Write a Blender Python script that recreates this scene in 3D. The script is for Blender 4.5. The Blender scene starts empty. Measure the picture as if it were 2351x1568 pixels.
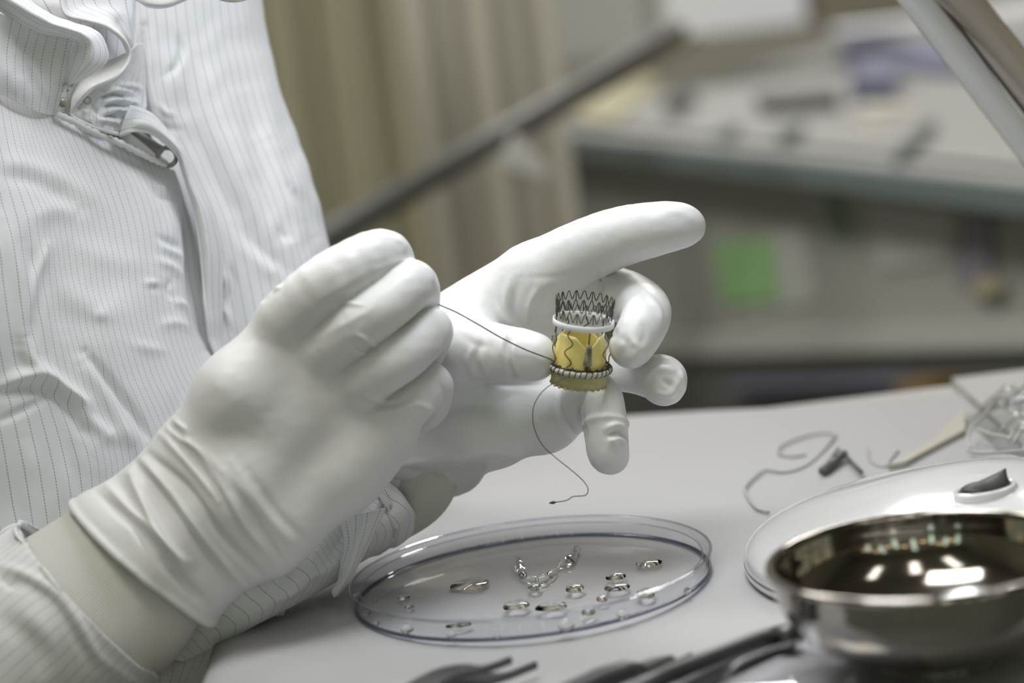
import bpy, bmesh, math, random
import numpy as np
from mathutils import Vector, Matrix, Euler
random.seed(4); np.random.seed(4)
SC = bpy.context.scene
COL = SC.collection
# ------------------------------------------------------------------ camera
W, H, LENS = 2351.0, 1568.0, 85.0
FP = LENS/36.0*W
PITCH, ROLL, D0 = math.radians(10), math.radians(-7), 1.05
RM = (Euler((math.radians(90)-PITCH, 0, 0)).to_matrix() @ Matrix.Rotation(ROLL, 3, 'Z'))
TGT = Vector((0, 0, 0.105))
CAM = TGT - RM @ Vector((0, 0, -D0))
cd = bpy.data.cameras.new('camera'); cam = bpy.data.objects.new('camera', cd); COL.objects.link(cam)
cam.matrix_world = Matrix.Translation(CAM) @ RM.to_4x4()
cd.lens = LENS; cd.sensor_width = 36; cd.clip_start = .01; cd.clip_end = 100
cd.dof.use_dof = True; cd.dof.focus_distance = 1.045; cd.dof.aperture_fstop = 4.4
SC.camera = cam
# ------------------------------------------------------------------ world, lights, exposure
SC.view_settings.view_transform = 'Standard'; SC.view_settings.look = 'None'
SC.view_settings.gamma = 1; SC.view_settings.use_curve_mapping = False
SC.view_settings.exposure = 0.0
wd = bpy.data.worlds.new('world'); SC.world = wd; wd.use_nodes = True
wd.node_tree.nodes['Background'].inputs[0].default_value = (.49, .475, .38, 1)
wd.node_tree.nodes['Background'].inputs[1].default_value = 0.365
def area(name, loc, tgt, size, power, col, shape='DISK', sy=None):
    l = bpy.data.lights.new(name, 'AREA'); l.shape = shape; l.size = size
    if sy: l.size_y = sy
    l.energy = power; l.color = col
    o = bpy.data.objects.new(name, l); COL.objects.link(o); o.location = loc
    o.rotation_euler = (Vector(tgt)-Vector(loc)).to_track_quat('-Z', 'Y').to_euler()
    return o
KEYPOS = Vector((.07, -.03, .45))
area('magnifier_ring_light', KEYPOS, KEYPOS+Vector((-.20, .06, -1)), .17, .90, (.88, .93, 1.0))
area('front_fill_light', (-.5, -.5, 2.2), (0, .9, 0), 1.2, 26, (1.0, .97, .92), 'RECTANGLE', .6)  # unseen lamp added as soft frontal fill on hands and table
area('rear_fill_light', (.8, 3.4, 2.2), (.8, 3.2, 0), 1.4, 66, (1.0, .97, .93), 'RECTANGLE', .6)  # unseen lamp added to brighten the background

area('bench_side_fill', (-1.0, 1.1, 1.9), (.6, 1.9, -.3), .8, 26, (1.0, .97, .92), 'RECTANGLE', .5)  # unseen lamp added to lift the side of the rear bench
# ------------------------------------------------------------------ projection helpers
def ray(px, py):
    return RM @ Vector(((px-W/2)/FP, -(py-H/2)/FP, -1.0))
def P(px, py, d): return CAM + ray(px, py)*d
def T(px, py, z=0.0):
    r = ray(px, py); return CAM + r*((z-CAM.z)/r.z)
def onplane(px, py, p0, n):
    r = ray(px, py); return CAM + r*((p0-CAM).dot(n)/r.dot(n))
def depth_of(p): return -(RM.transposed() @ (p-CAM)).z
RMn = np.array(RM); CAMn = np.array(CAM)
def c2(px, py, dz):                # pixel + millimetres towards the camera -> camera aligned mm
    d = 1050.0-dz
    return np.array([(px-W/2)/FP*d, -(py-H/2)/FP*d, dz])
def w_of(v):                       # camera aligned mm (n,3) -> world
    v = np.asarray(v, float); q = v.copy(); q[..., 2] = v[..., 2]-1050.0
    return CAMn + (q/1000.0) @ RMn.T
def px_of(v):                      # camera mm -> pixel
    d = 1050.0-v[..., 2]
    return v[..., 0]/d*FP+W/2, -v[..., 1]/d*FP+H/2

# ------------------------------------------------------------------ materials
def mat(name, col, rough=.5, metal=0., spec=.5, **k):
    m = bpy.data.materials.new(name); m.use_nodes = True
    b = m.node_tree.nodes['Principled BSDF']
    b.inputs['Base Color'].default_value = (*col, 1); b.inputs['Roughness'].default_value = rough
    b.inputs['Metallic'].default_value = metal; b.inputs['Specular IOR Level'].default_value = spec
    if 'coat' in k: b.inputs['Coat Weight'].default_value = k['coat']; b.inputs['Coat Roughness'].default_value = .08
    if 'sss' in k:
        b.inputs['Subsurface Weight'].default_value = k['sss']; b.inputs['Subsurface Radius'].default_value = (1, .9, .7)
        b.inputs['Subsurface Scale'].default_value = k.get('sscale', .004)
    if 'sheen' in k: b.inputs['Sheen Weight'].default_value = k['sheen']
    if 'noise' in k:                 # (scale, colour factor, bump)
        nt = m.node_tree; tc = nt.nodes.new('ShaderNodeTexCoord'); n = nt.nodes.new('ShaderNodeTexNoise')
        n.inputs['Scale'].default_value = k['noise'][0]; n.inputs['Detail'].default_value = 5
        nt.links.new(tc.outputs['Object'], n.inputs['Vector'])
        mx = nt.nodes.new('ShaderNodeMix'); mx.data_type = 'RGBA'
        f = k['noise'][1]
        mx.inputs[6].default_value = (*[c*(1-f) for c in col], 1); mx.inputs[7].default_value = (*[min(1, c*(1+f)) for c in col], 1)
        nt.links.new(n.outputs['Fac'], mx.inputs[0]); nt.links.new(mx.outputs[2], b.inputs['Base Color'])
        if k['noise'][2] > 0:
            bp = nt.nodes.new('ShaderNodeBump'); bp.inputs['Strength'].default_value = k['noise'][2]; bp.inputs['Distance'].default_value = .0006
            nt.links.new(n.outputs['Fac'], bp.inputs['Height']); nt.links.new(bp.outputs['Normal'], b.inputs['Normal'])
    return m
def math_node(nt, op, a, b=None, c=None):
    n = nt.nodes.new('ShaderNodeMath'); n.operation = op
    for i, v in enumerate((a, b, c)):
        if v is None: continue
        if isinstance(v, (int, float)): n.inputs[i].default_value = v
        else: nt.links.new(v, n.inputs[i])
    return n.outputs[0]
def cloth_mat(name, col, stripe=(.33, .34, .37), width=.036, strength=.8):
    """white garment cloth: woven twill relief and thin dashed grey carbon threads (UV.x counts stripes, UV.y is mm)"""
    m = mat(name, col, .85, spec=.2, sheen=.15); nt = m.node_tree; b = nt.nodes['Principled BSDF']
    uv = nt.nodes.new('ShaderNodeUVMap'); sp = nt.nodes.new('ShaderNodeSeparateXYZ'); nt.links.new(uv.outputs[0], sp.inputs[0])
    fx = math_node(nt, 'FRACT', sp.outputs[0]); d = math_node(nt, 'ABSOLUTE', math_node(nt, 'SUBTRACT', fx, .5))
    line = math_node(nt, 'LESS_THAN', d, width)
    dash = math_node(nt, 'LESS_THAN', math_node(nt, 'FRACT', math_node(nt, 'MULTIPLY', sp.outputs[1], .72)), .68)
    f = math_node(nt, 'MULTIPLY', math_node(nt, 'MULTIPLY', line, dash), strength)
    mx = nt.nodes.new('ShaderNodeMix'); mx.data_type = 'RGBA'; mx.inputs[6].default_value = (*col, 1); mx.inputs[7].default_value = (*stripe, 1)
    nt.links.new(f, mx.inputs[0]); nt.links.new(mx.outputs[2], b.inputs['Base Color'])
    w = nt.nodes.new('ShaderNodeTexNoise'); w.inputs['Scale'].default_value = 260; w.inputs['Detail'].default_value = 3
    tc = nt.nodes.new('ShaderNodeTexCoord'); nt.links.new(tc.outputs['Object'], w.inputs['Vector'])
    bp = nt.nodes.new('ShaderNodeBump'); bp.inputs['Strength'].default_value = .25; bp.inputs['Distance'].default_value = .0005
    nt.links.new(w.outputs['Fac'], bp.inputs['Height']); nt.links.new(bp.outputs['Normal'], b.inputs['Normal'])
    return m
def knit_mat(name, col):
    m = mat(name, col, .9, spec=.2, sheen=.2); nt = m.node_tree; b = nt.nodes['Principled BSDF']
    uv = nt.nodes.new('ShaderNodeUVMap'); sp = nt.nodes.new('ShaderNodeSeparateXYZ'); nt.links.new(uv.outputs[0], sp.inputs[0])
    s = math_node(nt, 'SINE', math_node(nt, 'MULTIPLY', sp.outputs[0], 2*math.pi))
    bp = nt.nodes.new('ShaderNodeBump'); bp.inputs['Strength'].default_value = .6; bp.inputs['Distance'].default_value = .0004
    nt.links.new(s, bp.inputs['Height']); nt.links.new(bp.outputs['Normal'], b.inputs['Normal'])
    return m
def clear_mat(name, tint=(.93, .95, .98), refl=1.0, rough=.02):
    """thin clear plastic: lets light straight through and mirrors a little at its faces"""
    m = bpy.data.materials.new(name); m.use_nodes = True; nt = m.node_tree; nt.nodes.clear()
    out = nt.nodes.new('ShaderNodeOutputMaterial'); tr = nt.nodes.new('ShaderNodeBsdfTransparent'); gl = nt.nodes.new('ShaderNodeBsdfGlossy')
    tr.inputs[0].default_value = (*tint, 1); gl.inputs['Roughness'].default_value = rough
    fr = nt.nodes.new('ShaderNodeFresnel'); ge = nt.nodes.new('ShaderNodeNewGeometry')
    nt.links.new(math_node(nt, 'SUBTRACT', 1.5, math_node(nt, 'MULTIPLY', ge.outputs['Backfacing'], .8333)), fr.inputs[0])
    mx = nt.nodes.new('ShaderNodeMixShader')
    nt.links.new(math_node(nt, 'MULTIPLY', fr.outputs[0], refl), mx.inputs[0]); nt.links.new(tr.outputs[0], mx.inputs[1]); nt.links.new(gl.outputs[0], mx.inputs[2])
    nt.links.new(mx.outputs[0], out.inputs[0]); return m
def glass_mat(name, ior=1.33, col=(1, 1, 1), rough=0.):
    m = mat(name, col, rough); b = m.node_tree.nodes['Principled BSDF']
    b.inputs['Transmission Weight'].default_value = 1; b.inputs['IOR'].default_value = ior; return m
def emit_mat(name, col, s):
    m = mat(name, col); b = m.node_tree.nodes['Principled BSDF']
    b.inputs['Emission Color'].default_value = (*col, 1); b.inputs['Emission Strength'].default_value = s; return m

M = dict(
    glove=mat('white_nitrile_glove', (.72, .725, .73), .38, spec=.35, sss=.12, sscale=.003, noise=(900, .01, .12)),
    cloth=cloth_mat('striped_cleanroom_cloth', (.75, .76, .785), stripe=(.24, .25, .27)),
    hem=mat('white_hem_cloth', (.73, .74, .745), .85, spec=.2, noise=(500, .03, .3)),
    knit=knit_mat('ribbed_knit_cloth', (.68, .67, .62)),
    skin=mat('skin', (.62, .42, .33), .55),
    drape=mat('white_table_drape', (.42, .42, .43), .8, spec=.2, noise=(300, .03, .35)),
    paper=mat('cream_paper', (.46, .445, .38), .8),
    wire=mat('dark_wire', (.085, .085, .07), .32, .75),
    thread=mat('dark_thread', (.05, .05, .05), .6),
    grey_thread=mat('grey_thread', (.40, .39, .38), .7),
    band=mat('white_plastic_band', (.80, .82, .86), .35, sss=.2, sscale=.002),
    leaflet=mat('yellow_tissue_leaflet', (.84, .72, .24), .38, sss=.15, sscale=.001, noise=(350, .10, .15)),
    skirt=mat('yellow_grey_skirt_cloth', (.44, .41, .20), .6, noise=(450, .22, .3)),
    post=mat('grey_sewn_cloth', (.30, .30, .21), .8, noise=(900, .2, .5)),
    cord=mat('ivory_sewing_ring', (.55, .54, .46), .6, noise=(900, .1, .3)),
    dish=clear_mat('clear_dish_plastic', (.985, .988, .995), .55),
    edge=mat('dish_rim_plastic', (.35, .37, .45), .12),
    lid=clear_mat('clear_lid_plastic', (.93, .94, .97), 1.4),
    water=glass_mat('water'),
    steel=mat('polished_steel', (.38, .36, .33), .09, 1.0),
    tool=mat('brushed_dark_steel', (.13, .13, .135), .38, .8),
    lamp=mat('white_enamel', (.72, .73, .75), .16, spec=.5, coat=.6),
    lamp2=mat('beige_enamel', (.50, .44, .38), .14, spec=.6, coat=.8),
    black=mat('dark_grey_rubber', (.035, .038, .038), .5),
    lampglow=emit_mat('lamp_diffuser', (.9, .95, 1), 1.5),
    wall=mat('taupe_wall_paint', (.26, .25, .21), .8, noise=(3, .08, 0)),
    wallb=mat('olive_brown_wall_paint', (.20, .185, .135), .8, noise=(3, .15, 0)),
    floor=mat('grey_floor_vinyl', (.20, .21, .19), .5, noise=(8, .1, 0)),
    curtain=mat('olive_curtain_cloth', (.37, .35, .245), .85, noise=(40, .06, .1)),
    curtain2=mat('taupe_curtain_cloth', (.45, .43, .37), .85, noise=(40, .05, .1)),
    bench=mat('grey_bench_laminate', (.36, .36, .355), .35, noise=(5, .06, 0)),
    benchedge=mat('teal_grey_edge_strip', (.16, .20, .205), .4),
    panel=mat('dark_green_grey_panel', (.34, .345, .32), .6, noise=(4, .18, 0)),
    greyp=mat('light_grey_sheet', (.46, .465, .44), .7),
    green=mat('green_card', (.26, .46, .20), .6, noise=(9, .2, 0)),
    dkgreen=mat('dark_green_card', (.15, .25, .15), .6),
    violet=mat('dark_violet_board', (.23, .22, .27), .6),
    bluegrey=mat('blue_grey_cover', (.15, .16, .24), .5),
    white=mat('white_card', (.78, .80, .84), .6),
    dark=mat('charcoal_plastic', (.10, .102, .095), .45),
    brown=mat('ochre_plastic', (.26, .17, .05), .5),
    yellow=mat('olive_yellow_card', (.38, .36, .24), .6),
    bag=clear_mat('crinkled_clear_film', (.90, .91, .92), 1.6, .2),
    light=emit_mat('overhead_panel_glow', (1, .96, .88), 5.0),  # glow of the panels added overhead
    tube=emit_mat('green_strip_glow', (.80, 1, .86), 3.5),  # glow of the upright strips added for the bowl's streaks
    warm=emit_mat('warm_globe_glow', (1, .70, .42), 6.0),  # glow of the globes added for the bowl's bright spots
)

# ------------------------------------------------------------------ object helpers
def link(o, parent=None):
    COL.objects.link(o)
    if parent: o.parent = parent
    return o
def tag(o, label=None, cat=None, group=None, kind=None):
    if label: o['label'] = label
    if cat: o['category'] = cat
    if group: o['group'] = group
    if kind: o['kind'] = kind
    return o
def empty(name, loc=(0, 0, 0)):
    # children are built in world coordinates; the empty's place is taken out of them below
    o = bpy.data.objects.new(name, None); o.empty_display_size = .01; COL.objects.link(o); o.location = loc
    return o
def mesh_obj(name, V, Fc, m, parent=None, smooth=True, uv=None, base=None):
    V = np.asarray(V, float)
    if base is None:
        base = np.array(parent.matrix_world.translation) if False else (np.array(parent['_o']) if parent is not None and '_o' in parent else None)
    own = V.mean(0) if parent is None else np.zeros(3)
    off = own if parent is None else (base if base is not None else np.zeros(3))
    me = bpy.data.meshes.new(name); me.from_pydata((V-off).tolist(), [], [tuple(f) for f in Fc]); me.update()
    if uv is not None:
        ul = me.uv_layers.new(name='UVMap'); idx = np.empty(len(me.loops), int); me.loops.foreach_get('vertex_index', idx)
        ul.data.foreach_set('uv', np.asarray(uv, float)[idx].ravel())
    if smooth: me.polygons.foreach_set('use_smooth', [True]*len(me.polygons))
    me.materials.append(M[m] if isinstance(m, str) else m)
    o = bpy.data.objects.new(name, me); link(o, parent)
    if parent is None: o.location = own; o['_o'] = own.tolist()
    else: o['_o'] = off.tolist()
    return o
def thing(name, loc, label, cat, group=None):
    o = empty(name, loc); o['_o'] = list(loc); tag(o, label, cat, group); return o
class MB:
    def __init__(s): s.v = []; s.f = []
    def add(s, V, Fc):
        n = len(s.v); s.v += [tuple(map(float, p)) for p in V]; s.f += [tuple(i+n for i in f) for f in Fc]; return s
    def tube(s, pts, r, seg=8, caps=True):
        pts = [Vector(p) for p in pts]; n = len(pts); rr = r if hasattr(r, '__len__') else [r]*n
        t0 = (pts[1]-pts[0]).normalized(); a = t0.orthogonal().normalized(); V = []; Fc = []
        for i, p in enumerate(pts):
            t = (pts[min(i+1, n-1)]-pts[max(i-1, 0)])
            t = t.normalized() if t.length > 1e-9 else t0
            a = (a-t*a.dot(t)).normalized(); b = t.cross(a)
            for k in range(seg):
                th = 2*math.pi*k/seg; V.append(p+(a*math.cos(th)+b*math.sin(th))*rr[i])
        for i in range(n-1):
            for k in range(seg): Fc.append((i*seg+k, i*seg+(k+1) % seg, (i+1)*seg+(k+1) % seg, (i+1)*seg+k))
        if caps: Fc += [tuple(range(seg))[::-1], tuple((n-1)*seg+k for k in range(seg))]
        return s.add(V, Fc)
    def slab(s, quad, off):
        q = [Vector(p) for p in quad]; o = Vector(off)
        return s.add(q+[p+o for p in q], [(0, 1, 2, 3), (7, 6, 5, 4), (0, 4, 5, 1), (1, 5, 6, 2), (2, 6, 7, 3), (3, 7, 4, 0)])
    def box(s, a, b):
        x0, y0, z0 = a; x1, y1, z1 = b
        return s.slab([(x0, y0, z0), (x0, y1, z0), (x1, y1, z0), (x1, y0, z0)], (0, 0, z1-z0))
    def lathe(s, prof, c, ax=Vector((0, 0, 1)), seg=96, u=None):
        ax = Vector(ax).normalized(); a = (u or ax.orthogonal()).normalized(); b = ax.cross(a); c = Vector(c); n = len(prof); V = []; Fc = []
        for (r, h) in prof:
            for k in range(seg):
                th = 2*math.pi*k/seg; V.append(c+ax*h+(a*math.cos(th)+b*math.sin(th))*r)
        for i in range(n-1):
            for k in range(seg): Fc.append((i*seg+k, i*seg+(k+1) % seg, (i+1)*seg+(k+1) % seg, (i+1)*seg+k))
        return s.add(V, Fc)
    def build(s, name, m, parent=None, smooth=True, bevel=0, auto=None):
        o = mesh_obj(name, s.v, s.f, m, parent, smooth)
        bm = bmesh.new(); bm.from_mesh(o.data); bmesh.ops.recalc_face_normals(bm, faces=bm.faces)
        bm.to_mesh(o.data); bm.free()
        if bevel:
            md = o.modifiers.new('bevel', 'BEVEL'); md.width = bevel; md.segments = 2; md.limit_method = 'ANGLE'
        if auto:
            o.data.set_sharp_from_angle(angle=math.radians(auto))
        return o
def spline(pts, n):
    P_ = np.array([list(p) for p in pts], float); k = len(P_)
    t = np.linspace(0, k-1, n); i = np.clip(t.astype(int), 0, k-2); f = (t-i)[:, None]
    g = lambda j: P_[np.clip(j, 0, k-1)]
    p0 = np.where((i == 0)[:, None], 2*P_[0]-P_[1], g(i-1)); p3 = np.where((i == k-2)[:, None], 2*P_[-1]-P_[-2], g(i+2)); p1 = g(i); p2 = g(i+1)
    return .5*((2*p1)+(-p0+p2)*f+(2*p0-5*p1+4*p2-p3)*f**2+(-p0+3*p1-3*p2+p3)*f**3)
def vnoise(x, y, seed=0):
    def h(i, j): return (np.sin(i*127.1+j*311.7+seed*74.7)*43758.5453) % 1.0
    i = np.floor(x); j = np.floor(y); fx = x-i; fy = y-j; fx = fx*fx*(3-2*fx); fy = fy*fy*(3-2*fy)
    return (h(i, j)*(1-fx)+h(i+1, j)*fx)*(1-fy)+(h(i, j+1)*(1-fx)+h(i+1, j+1)*fx)*fy
def strokes(px, py, S):
    """sum of ridges (+) and creases (-): polyline in photo pixels, height mm, half width"""
    out = np.zeros_like(px)
    for pts, amp, w in S:
        pts = np.array(pts, float)
        if len(pts) > 2: pts = spline(pts, len(pts)*4)
        sel = (px > pts[:, 0].min()-3*w) & (px < pts[:, 0].max()+3*w) & (py > pts[:, 1].min()-3*w) & (py < pts[:, 1].max()+3*w)
        if not sel.any(): continue
        x = px[sel]; y = py[sel]; best = np.full(x.shape, 1e9); tb = np.zeros(x.shape); n = len(pts)-1
        for i in range(n):
            a, b = pts[i], pts[i+1]; d = b-a; t = np.clip(((x-a[0])*d[0]+(y-a[1])*d[1])/max(d@d, 1e-6), 0, 1)
            q = (x-a[0]-t*d[0])**2+(y-a[1]-t*d[1])**2; m_ = q < best; best[m_] = q[m_]; tb[m_] = ((i+t)/n)[m_]
        out[sel] += amp*np.exp(-best/w**2)*np.sqrt(np.clip(np.sin(np.pi*np.clip(tb, .03, .97)), 0, 1))
    return out

# ------------------------------------------------------------------ implicit surfaces (gloved hands)
def cone_sdf(Pt, a, b, ra, rb):
    d = b-a; t = np.clip(((Pt-a)@d)/max(d@d, 1e-9), 0, 1)
    q = Pt-a-t[:, None]*d
    return np.sqrt((q*q).sum(1))-(ra+(rb-ra)*t)
def smin(a, b, k):
    h = np.clip(k-np.abs(a-b), 0, None)/k
    return np.minimum(a, b)-h*h*k*.25
def surface_nets(F, org, h):
    S = F < 0
    nx, ny, nz = F.shape
    cs = [(i, j, k) for i in (0, 1) for j in (0, 1) for k in (0, 1)]
    sub = lambda A, c: A[c[0]:nx-1+c[0], c[1]:ny-1+c[1], c[2]:nz-1+c[2]]
    cnt = sum(sub(S, c).astype(np.int8) for c in cs)
    act = (cnt > 0) & (cnt < 8); idx = np.argwhere(act); nv = len(idx)
    vals = np.stack([F[idx[:, 0]+c[0], idx[:, 1]+c[1], idx[:, 2]+c[2]] for c in cs], 1)
    acc = np.zeros((nv, 3)); num = np.zeros(nv); C = np.array(cs, float)
    for a in range(8):
        for b in range(a+1, 8):
            if abs(C[a]-C[b]).sum() != 1: continue
            fa, fb = vals[:, a], vals[:, b]; m_ = (fa < 0) != (fb < 0)
            t = np.where(m_, fa/np.where(m_, fa-fb, 1), 0)
            acc += np.where(m_[:, None], C[a]+t[:, None]*(C[b]-C[a]), 0); num += m_
    V = (idx+acc/num[:, None])*h+org
    ID = -np.ones(act.shape, int); ID[tuple(idx.T)] = np.arange(nv)
    Q = []
    for ax in range(3):
        o1, o2 = [(1, 2), (2, 0), (0, 1)][ax]
        A = S.take(range(0, S.shape[ax]-1), ax); B = S.take(range(1, S.shape[ax]), ax)
        e = np.argwhere(A != B); e = e[(e[:, o1] > 0) & (e[:, o2] > 0) & (e[:, o1] < ID.shape[o1]) & (e[:, o2] < ID.shape[o2]) & (e[:, ax] < ID.shape[ax])]
        ins = S[tuple(e.T)]
        def g(d1, d2):
            q = e.copy(); q[:, o1] -= d1; q[:, o2] -= d2; return ID[tuple(q.T)]
        q = np.stack([g(1, 1), g(0, 1), g(0, 0), g(1, 0)], 1)
        q[~ins] = q[~ins][:, ::-1]; Q.append(q)
    Q = np.concatenate(Q); Q = Q[(Q >= 0).all(1)]
    return V, Q
def mesh_normals(V, Q):
    n = np.cross(V[Q[:, 2]]-V[Q[:, 0]], V[Q[:, 3]]-V[Q[:, 1]]); N = np.zeros_like(V)
    for k in range(4):
        for c in range(3): N[:, c] += np.bincount(Q[:, k], n[:, c], len(V))
    return N/np.maximum(np.linalg.norm(N, axis=1, keepdims=True), 1e-9)
def relax(V, Q, it, lam=.5):
    E = np.concatenate([Q[:, [0, 1]], Q[:, [1, 2]], Q[:, [2, 3]], Q[:, [3, 0]]]); E = np.concatenate([E, E[:, ::-1]])
    n = np.bincount(E[:, 0], minlength=len(V)); n = np.maximum(n, 1)[:, None]
    for _ in range(it):
        A = np.stack([np.bincount(E[:, 0], V[E[:, 1], c], len(V)) for c in range(3)], 1)/n
        V = V+lam*(A-V)
    return V
def build_field(palm, fingers, h, pad=6, kp=12, kf=1.0, kj=7, clip=None, between=.8):
    """palm: list of (a,b,ra,rb); fingers: list of chains [(point,radius)...]; mm in the camera aligned frame"""
    allp = [p for s_ in palm for p in (s_[0], s_[1])]+[q[0] for c in fingers for q in c]
    mr = max([max(s_[2], s_[3]) for s_ in palm]+[q[1] for c in fingers for q in c])
    lo = np.min(allp, 0)-mr-pad; hi = np.max(allp, 0)+mr+pad
    n = np.ceil((hi-lo)/h).astype(int)+1
    ax = [lo[i]+h*np.arange(n[i]) for i in range(3)]
    def add(F, a, b, ra, rb, k):
        m_ = max(ra, rb)+16; l = np.minimum(a, b)-m_; u = np.maximum(a, b)+m_
        i0 = np.maximum(((l-lo)/h).astype(int), 0); i1 = np.minimum(((u-lo)/h).astype(int)+1, n)
        sl = tuple(slice(i0[i], i1[i]) for i in range(3))
        X, Y, Z = np.meshgrid(ax[0][sl[0]], ax[1][sl[1]], ax[2][sl[2]], indexing='ij')
        d = cone_sdf(np.stack([X.ravel(), Y.ravel(), Z.ravel()], 1), a, b, ra, rb).reshape(X.shape)
        F[sl] = smin(F[sl], d, k)
    FPm = np.full(n, 40.); 
    for a, b, ra, rb in palm: add(FPm, a, b, ra, rb, kp)
    FF = np.full(n, 40.)
    for ch in fingers:
        q = spline([[*c_[0], c_[1]] for c_ in ch], 4*(len(ch)-1)+1); ch = [(v[:3], v[3]) for v in q]
        F1 = np.full(n, 40.)
        for (a, ra), (b, rb) in zip(ch[:-1], ch[1:]): add(F1, a, b, ra, rb, kf)
        FF = smin(FF, F1, between)
    F = smin(FPm, FF, kj)
    if clip is not None:
        X, Y, Z = np.meshgrid(*ax, indexing='ij')
        for (p, nrm, xm) in clip:      # cuff plane, only left of xm
            F = np.maximum(F, np.where(X < xm, (X-p[0])*nrm[0]+(Y-p[1])*nrm[1]+(Z-p[2])*nrm[2], -40))
    return F, lo
def Rmm(px_r, dz): return px_r*(1050.0-dz)/FP
def J(px, py, dz, r): return (c2(px, py, dz), Rmm(r, dz))
def seg(a, b): return (a[0], b[0], a[1], b[1])

# ------------------------------------------------------------------ sheets (cloth) from control nets
def net(ctrl, nu, nv):
    """ctrl rows x cols of (px,py,dz) -> (nv,nu,3) camera mm, plus param"""
    C = np.array([[c2(*p) for p in row] for row in ctrl]); R_, K_ = C.shape[:2]
    A = np.stack([spline(C[r], nu) for r in range(R_)])
    B = np.stack([spline(A[:, i], nv) for i in range(nu)], 1)
    return B
def grid_faces(nu, nv, wrap=False):
    F_ = []
    for j in range(nv-1):
        for i in range(nu if wrap else nu-1):
            i2 = (i+1) % nu; F_.append((j*nu+i, (j+1)*nu+i, (j+1)*nu+i2, j*nu+i2))
    return F_
def grid_normals(B, wrap=False):
    du = (np.roll(B, -1, 1)-np.roll(B, 1, 1)) if wrap else np.gradient(B, axis=1)
    dv = np.gradient(B, axis=0); n = np.cross(dv, du)
    return n/np.maximum(np.linalg.norm(n, axis=2, keepdims=True), 1e-9)
def sheet(name, ctrl, nu, nv, m, parent, stripes=20, S=(), noise=(0, 60), thick=1.2, front=True, fn=None, vscale=1.0):
    B = net(ctrl, nu, nv); N = grid_normals(B)
    if N[..., 2].mean() < 0: N = -N; flip = True
    else: flip = False
    px, py = px_of(B)
    hgt = strokes(px.ravel(), py.ravel(), S).reshape(px.shape)
    if noise[0]:
        hgt = hgt+noise[0]*(vnoise(px/noise[1], py/noise[1]*.6, 3)-.5)+noise[0]*.4*(vnoise(px/noise[1]*2.3, py/noise[1]*1.7, 9)-.5)
    if fn is not None: hgt = hgt+fn(px, py, np.linspace(0, 1, nu)[None, :], np.linspace(0, 1, nv)[:, None])
    B = B+N*hgt[..., None]
    L = np.concatenate([np.zeros((1, nu)), np.cumsum(np.linalg.norm(np.diff(B, axis=0), axis=2), 0)], 0)*vscale
    U = np.tile(np.linspace(0, stripes, nu)[None, :], (nv, 1))
    F_ = grid_faces(nu, nv)
    if flip: F_ = [f[::-1] for f in F_]
    o = mesh_obj(name, w_of(B.reshape(-1, 3)), F_, m, parent, uv=np.stack([U.ravel(), L.ravel()], 1))
    if thick:
        md = o.modifiers.new('thickness', 'SOLIDIFY'); md.thickness = thick/1000; md.offset = -1
        # cloth faces the viewer; the thickness goes inwards
    return o
def sleeve_tube(name, path, nu, nv, m, parent, stripes, S=(), fn=None, thick=1.2, swap=False):
    """path: list of (px,py,dz,radius_px in the picture plane, radius_mm in depth) ; tube around it, uv along"""
    C = np.array([[*c2(p[0], p[1], p[2]), Rmm(p[3], p[2]), p[4]] for p in path]); B0 = spline(C, nv)
    V = np.zeros((nv, nu, 3)); d = np.gradient(B0[:, :3], axis=0)
    for j in range(nv):
        t = d[j]/np.linalg.norm(d[j]); z = np.array([0, 0, 1.0]); s_ = np.cross(t, z); s_ /= np.linalg.norm(s_); q = np.cross(s_, t)
        th = np.linspace(0, 2*np.pi, nu, endpoint=False)
        V[j] = B0[j, :3]+np.cos(th)[:, None]*s_*B0[j, 3]+np.sin(th)[:, None]*q*B0[j, 4]
    N = grid_normals(V, True)
    cen = B0[:, None, :3]
    if ((V-cen)*N).sum(2).mean() < 0: N = -N; fl = True
    else: fl = False
    px, py = px_of(V); hg = np.zeros(px.shape)
    fr = N[..., 2] > -.1
    hg = hg+np.where(fr, strokes(px.ravel(), py.ravel(), S).reshape(px.shape), 0)
    if fn is not None: hg = hg+fn(px, py, np.linspace(0, 1, nu, endpoint=False)[None, :], np.linspace(0, 1, nv)[:, None])
    V = V+N*hg[..., None]
    L = np.concatenate([np.zeros((1, nu)), np.cumsum(np.linalg.norm(np.diff(V, axis=0), axis=2), 0)], 0)
    # duplicate the seam column for a clean UV
    V = np.concatenate([V, V[:, :1]], 1); L = np.concatenate([L, L[:, :1]], 1); nu += 1
    U = np.tile(np.linspace(0, stripes, nu)[None, :], (nv, 1)); F_ = grid_faces(nu, nv)
    if swap: U, L = np.tile(L.mean(1, keepdims=True), (1, nu))/4.6+.35*np.sin(U*.7), U*4.0
    if fl: F_ = [f[::-1] for f in F_]
    o = mesh_obj(name, w_of(V.reshape(-1, 3)), F_, m, parent, uv=np.stack([U.ravel(), L.ravel()], 1))
    if thick:
        md = o.modifiers.new('thickness', 'SOLIDIFY'); md.thickness = thick/1000; md.offset = -1
    return o
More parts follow.
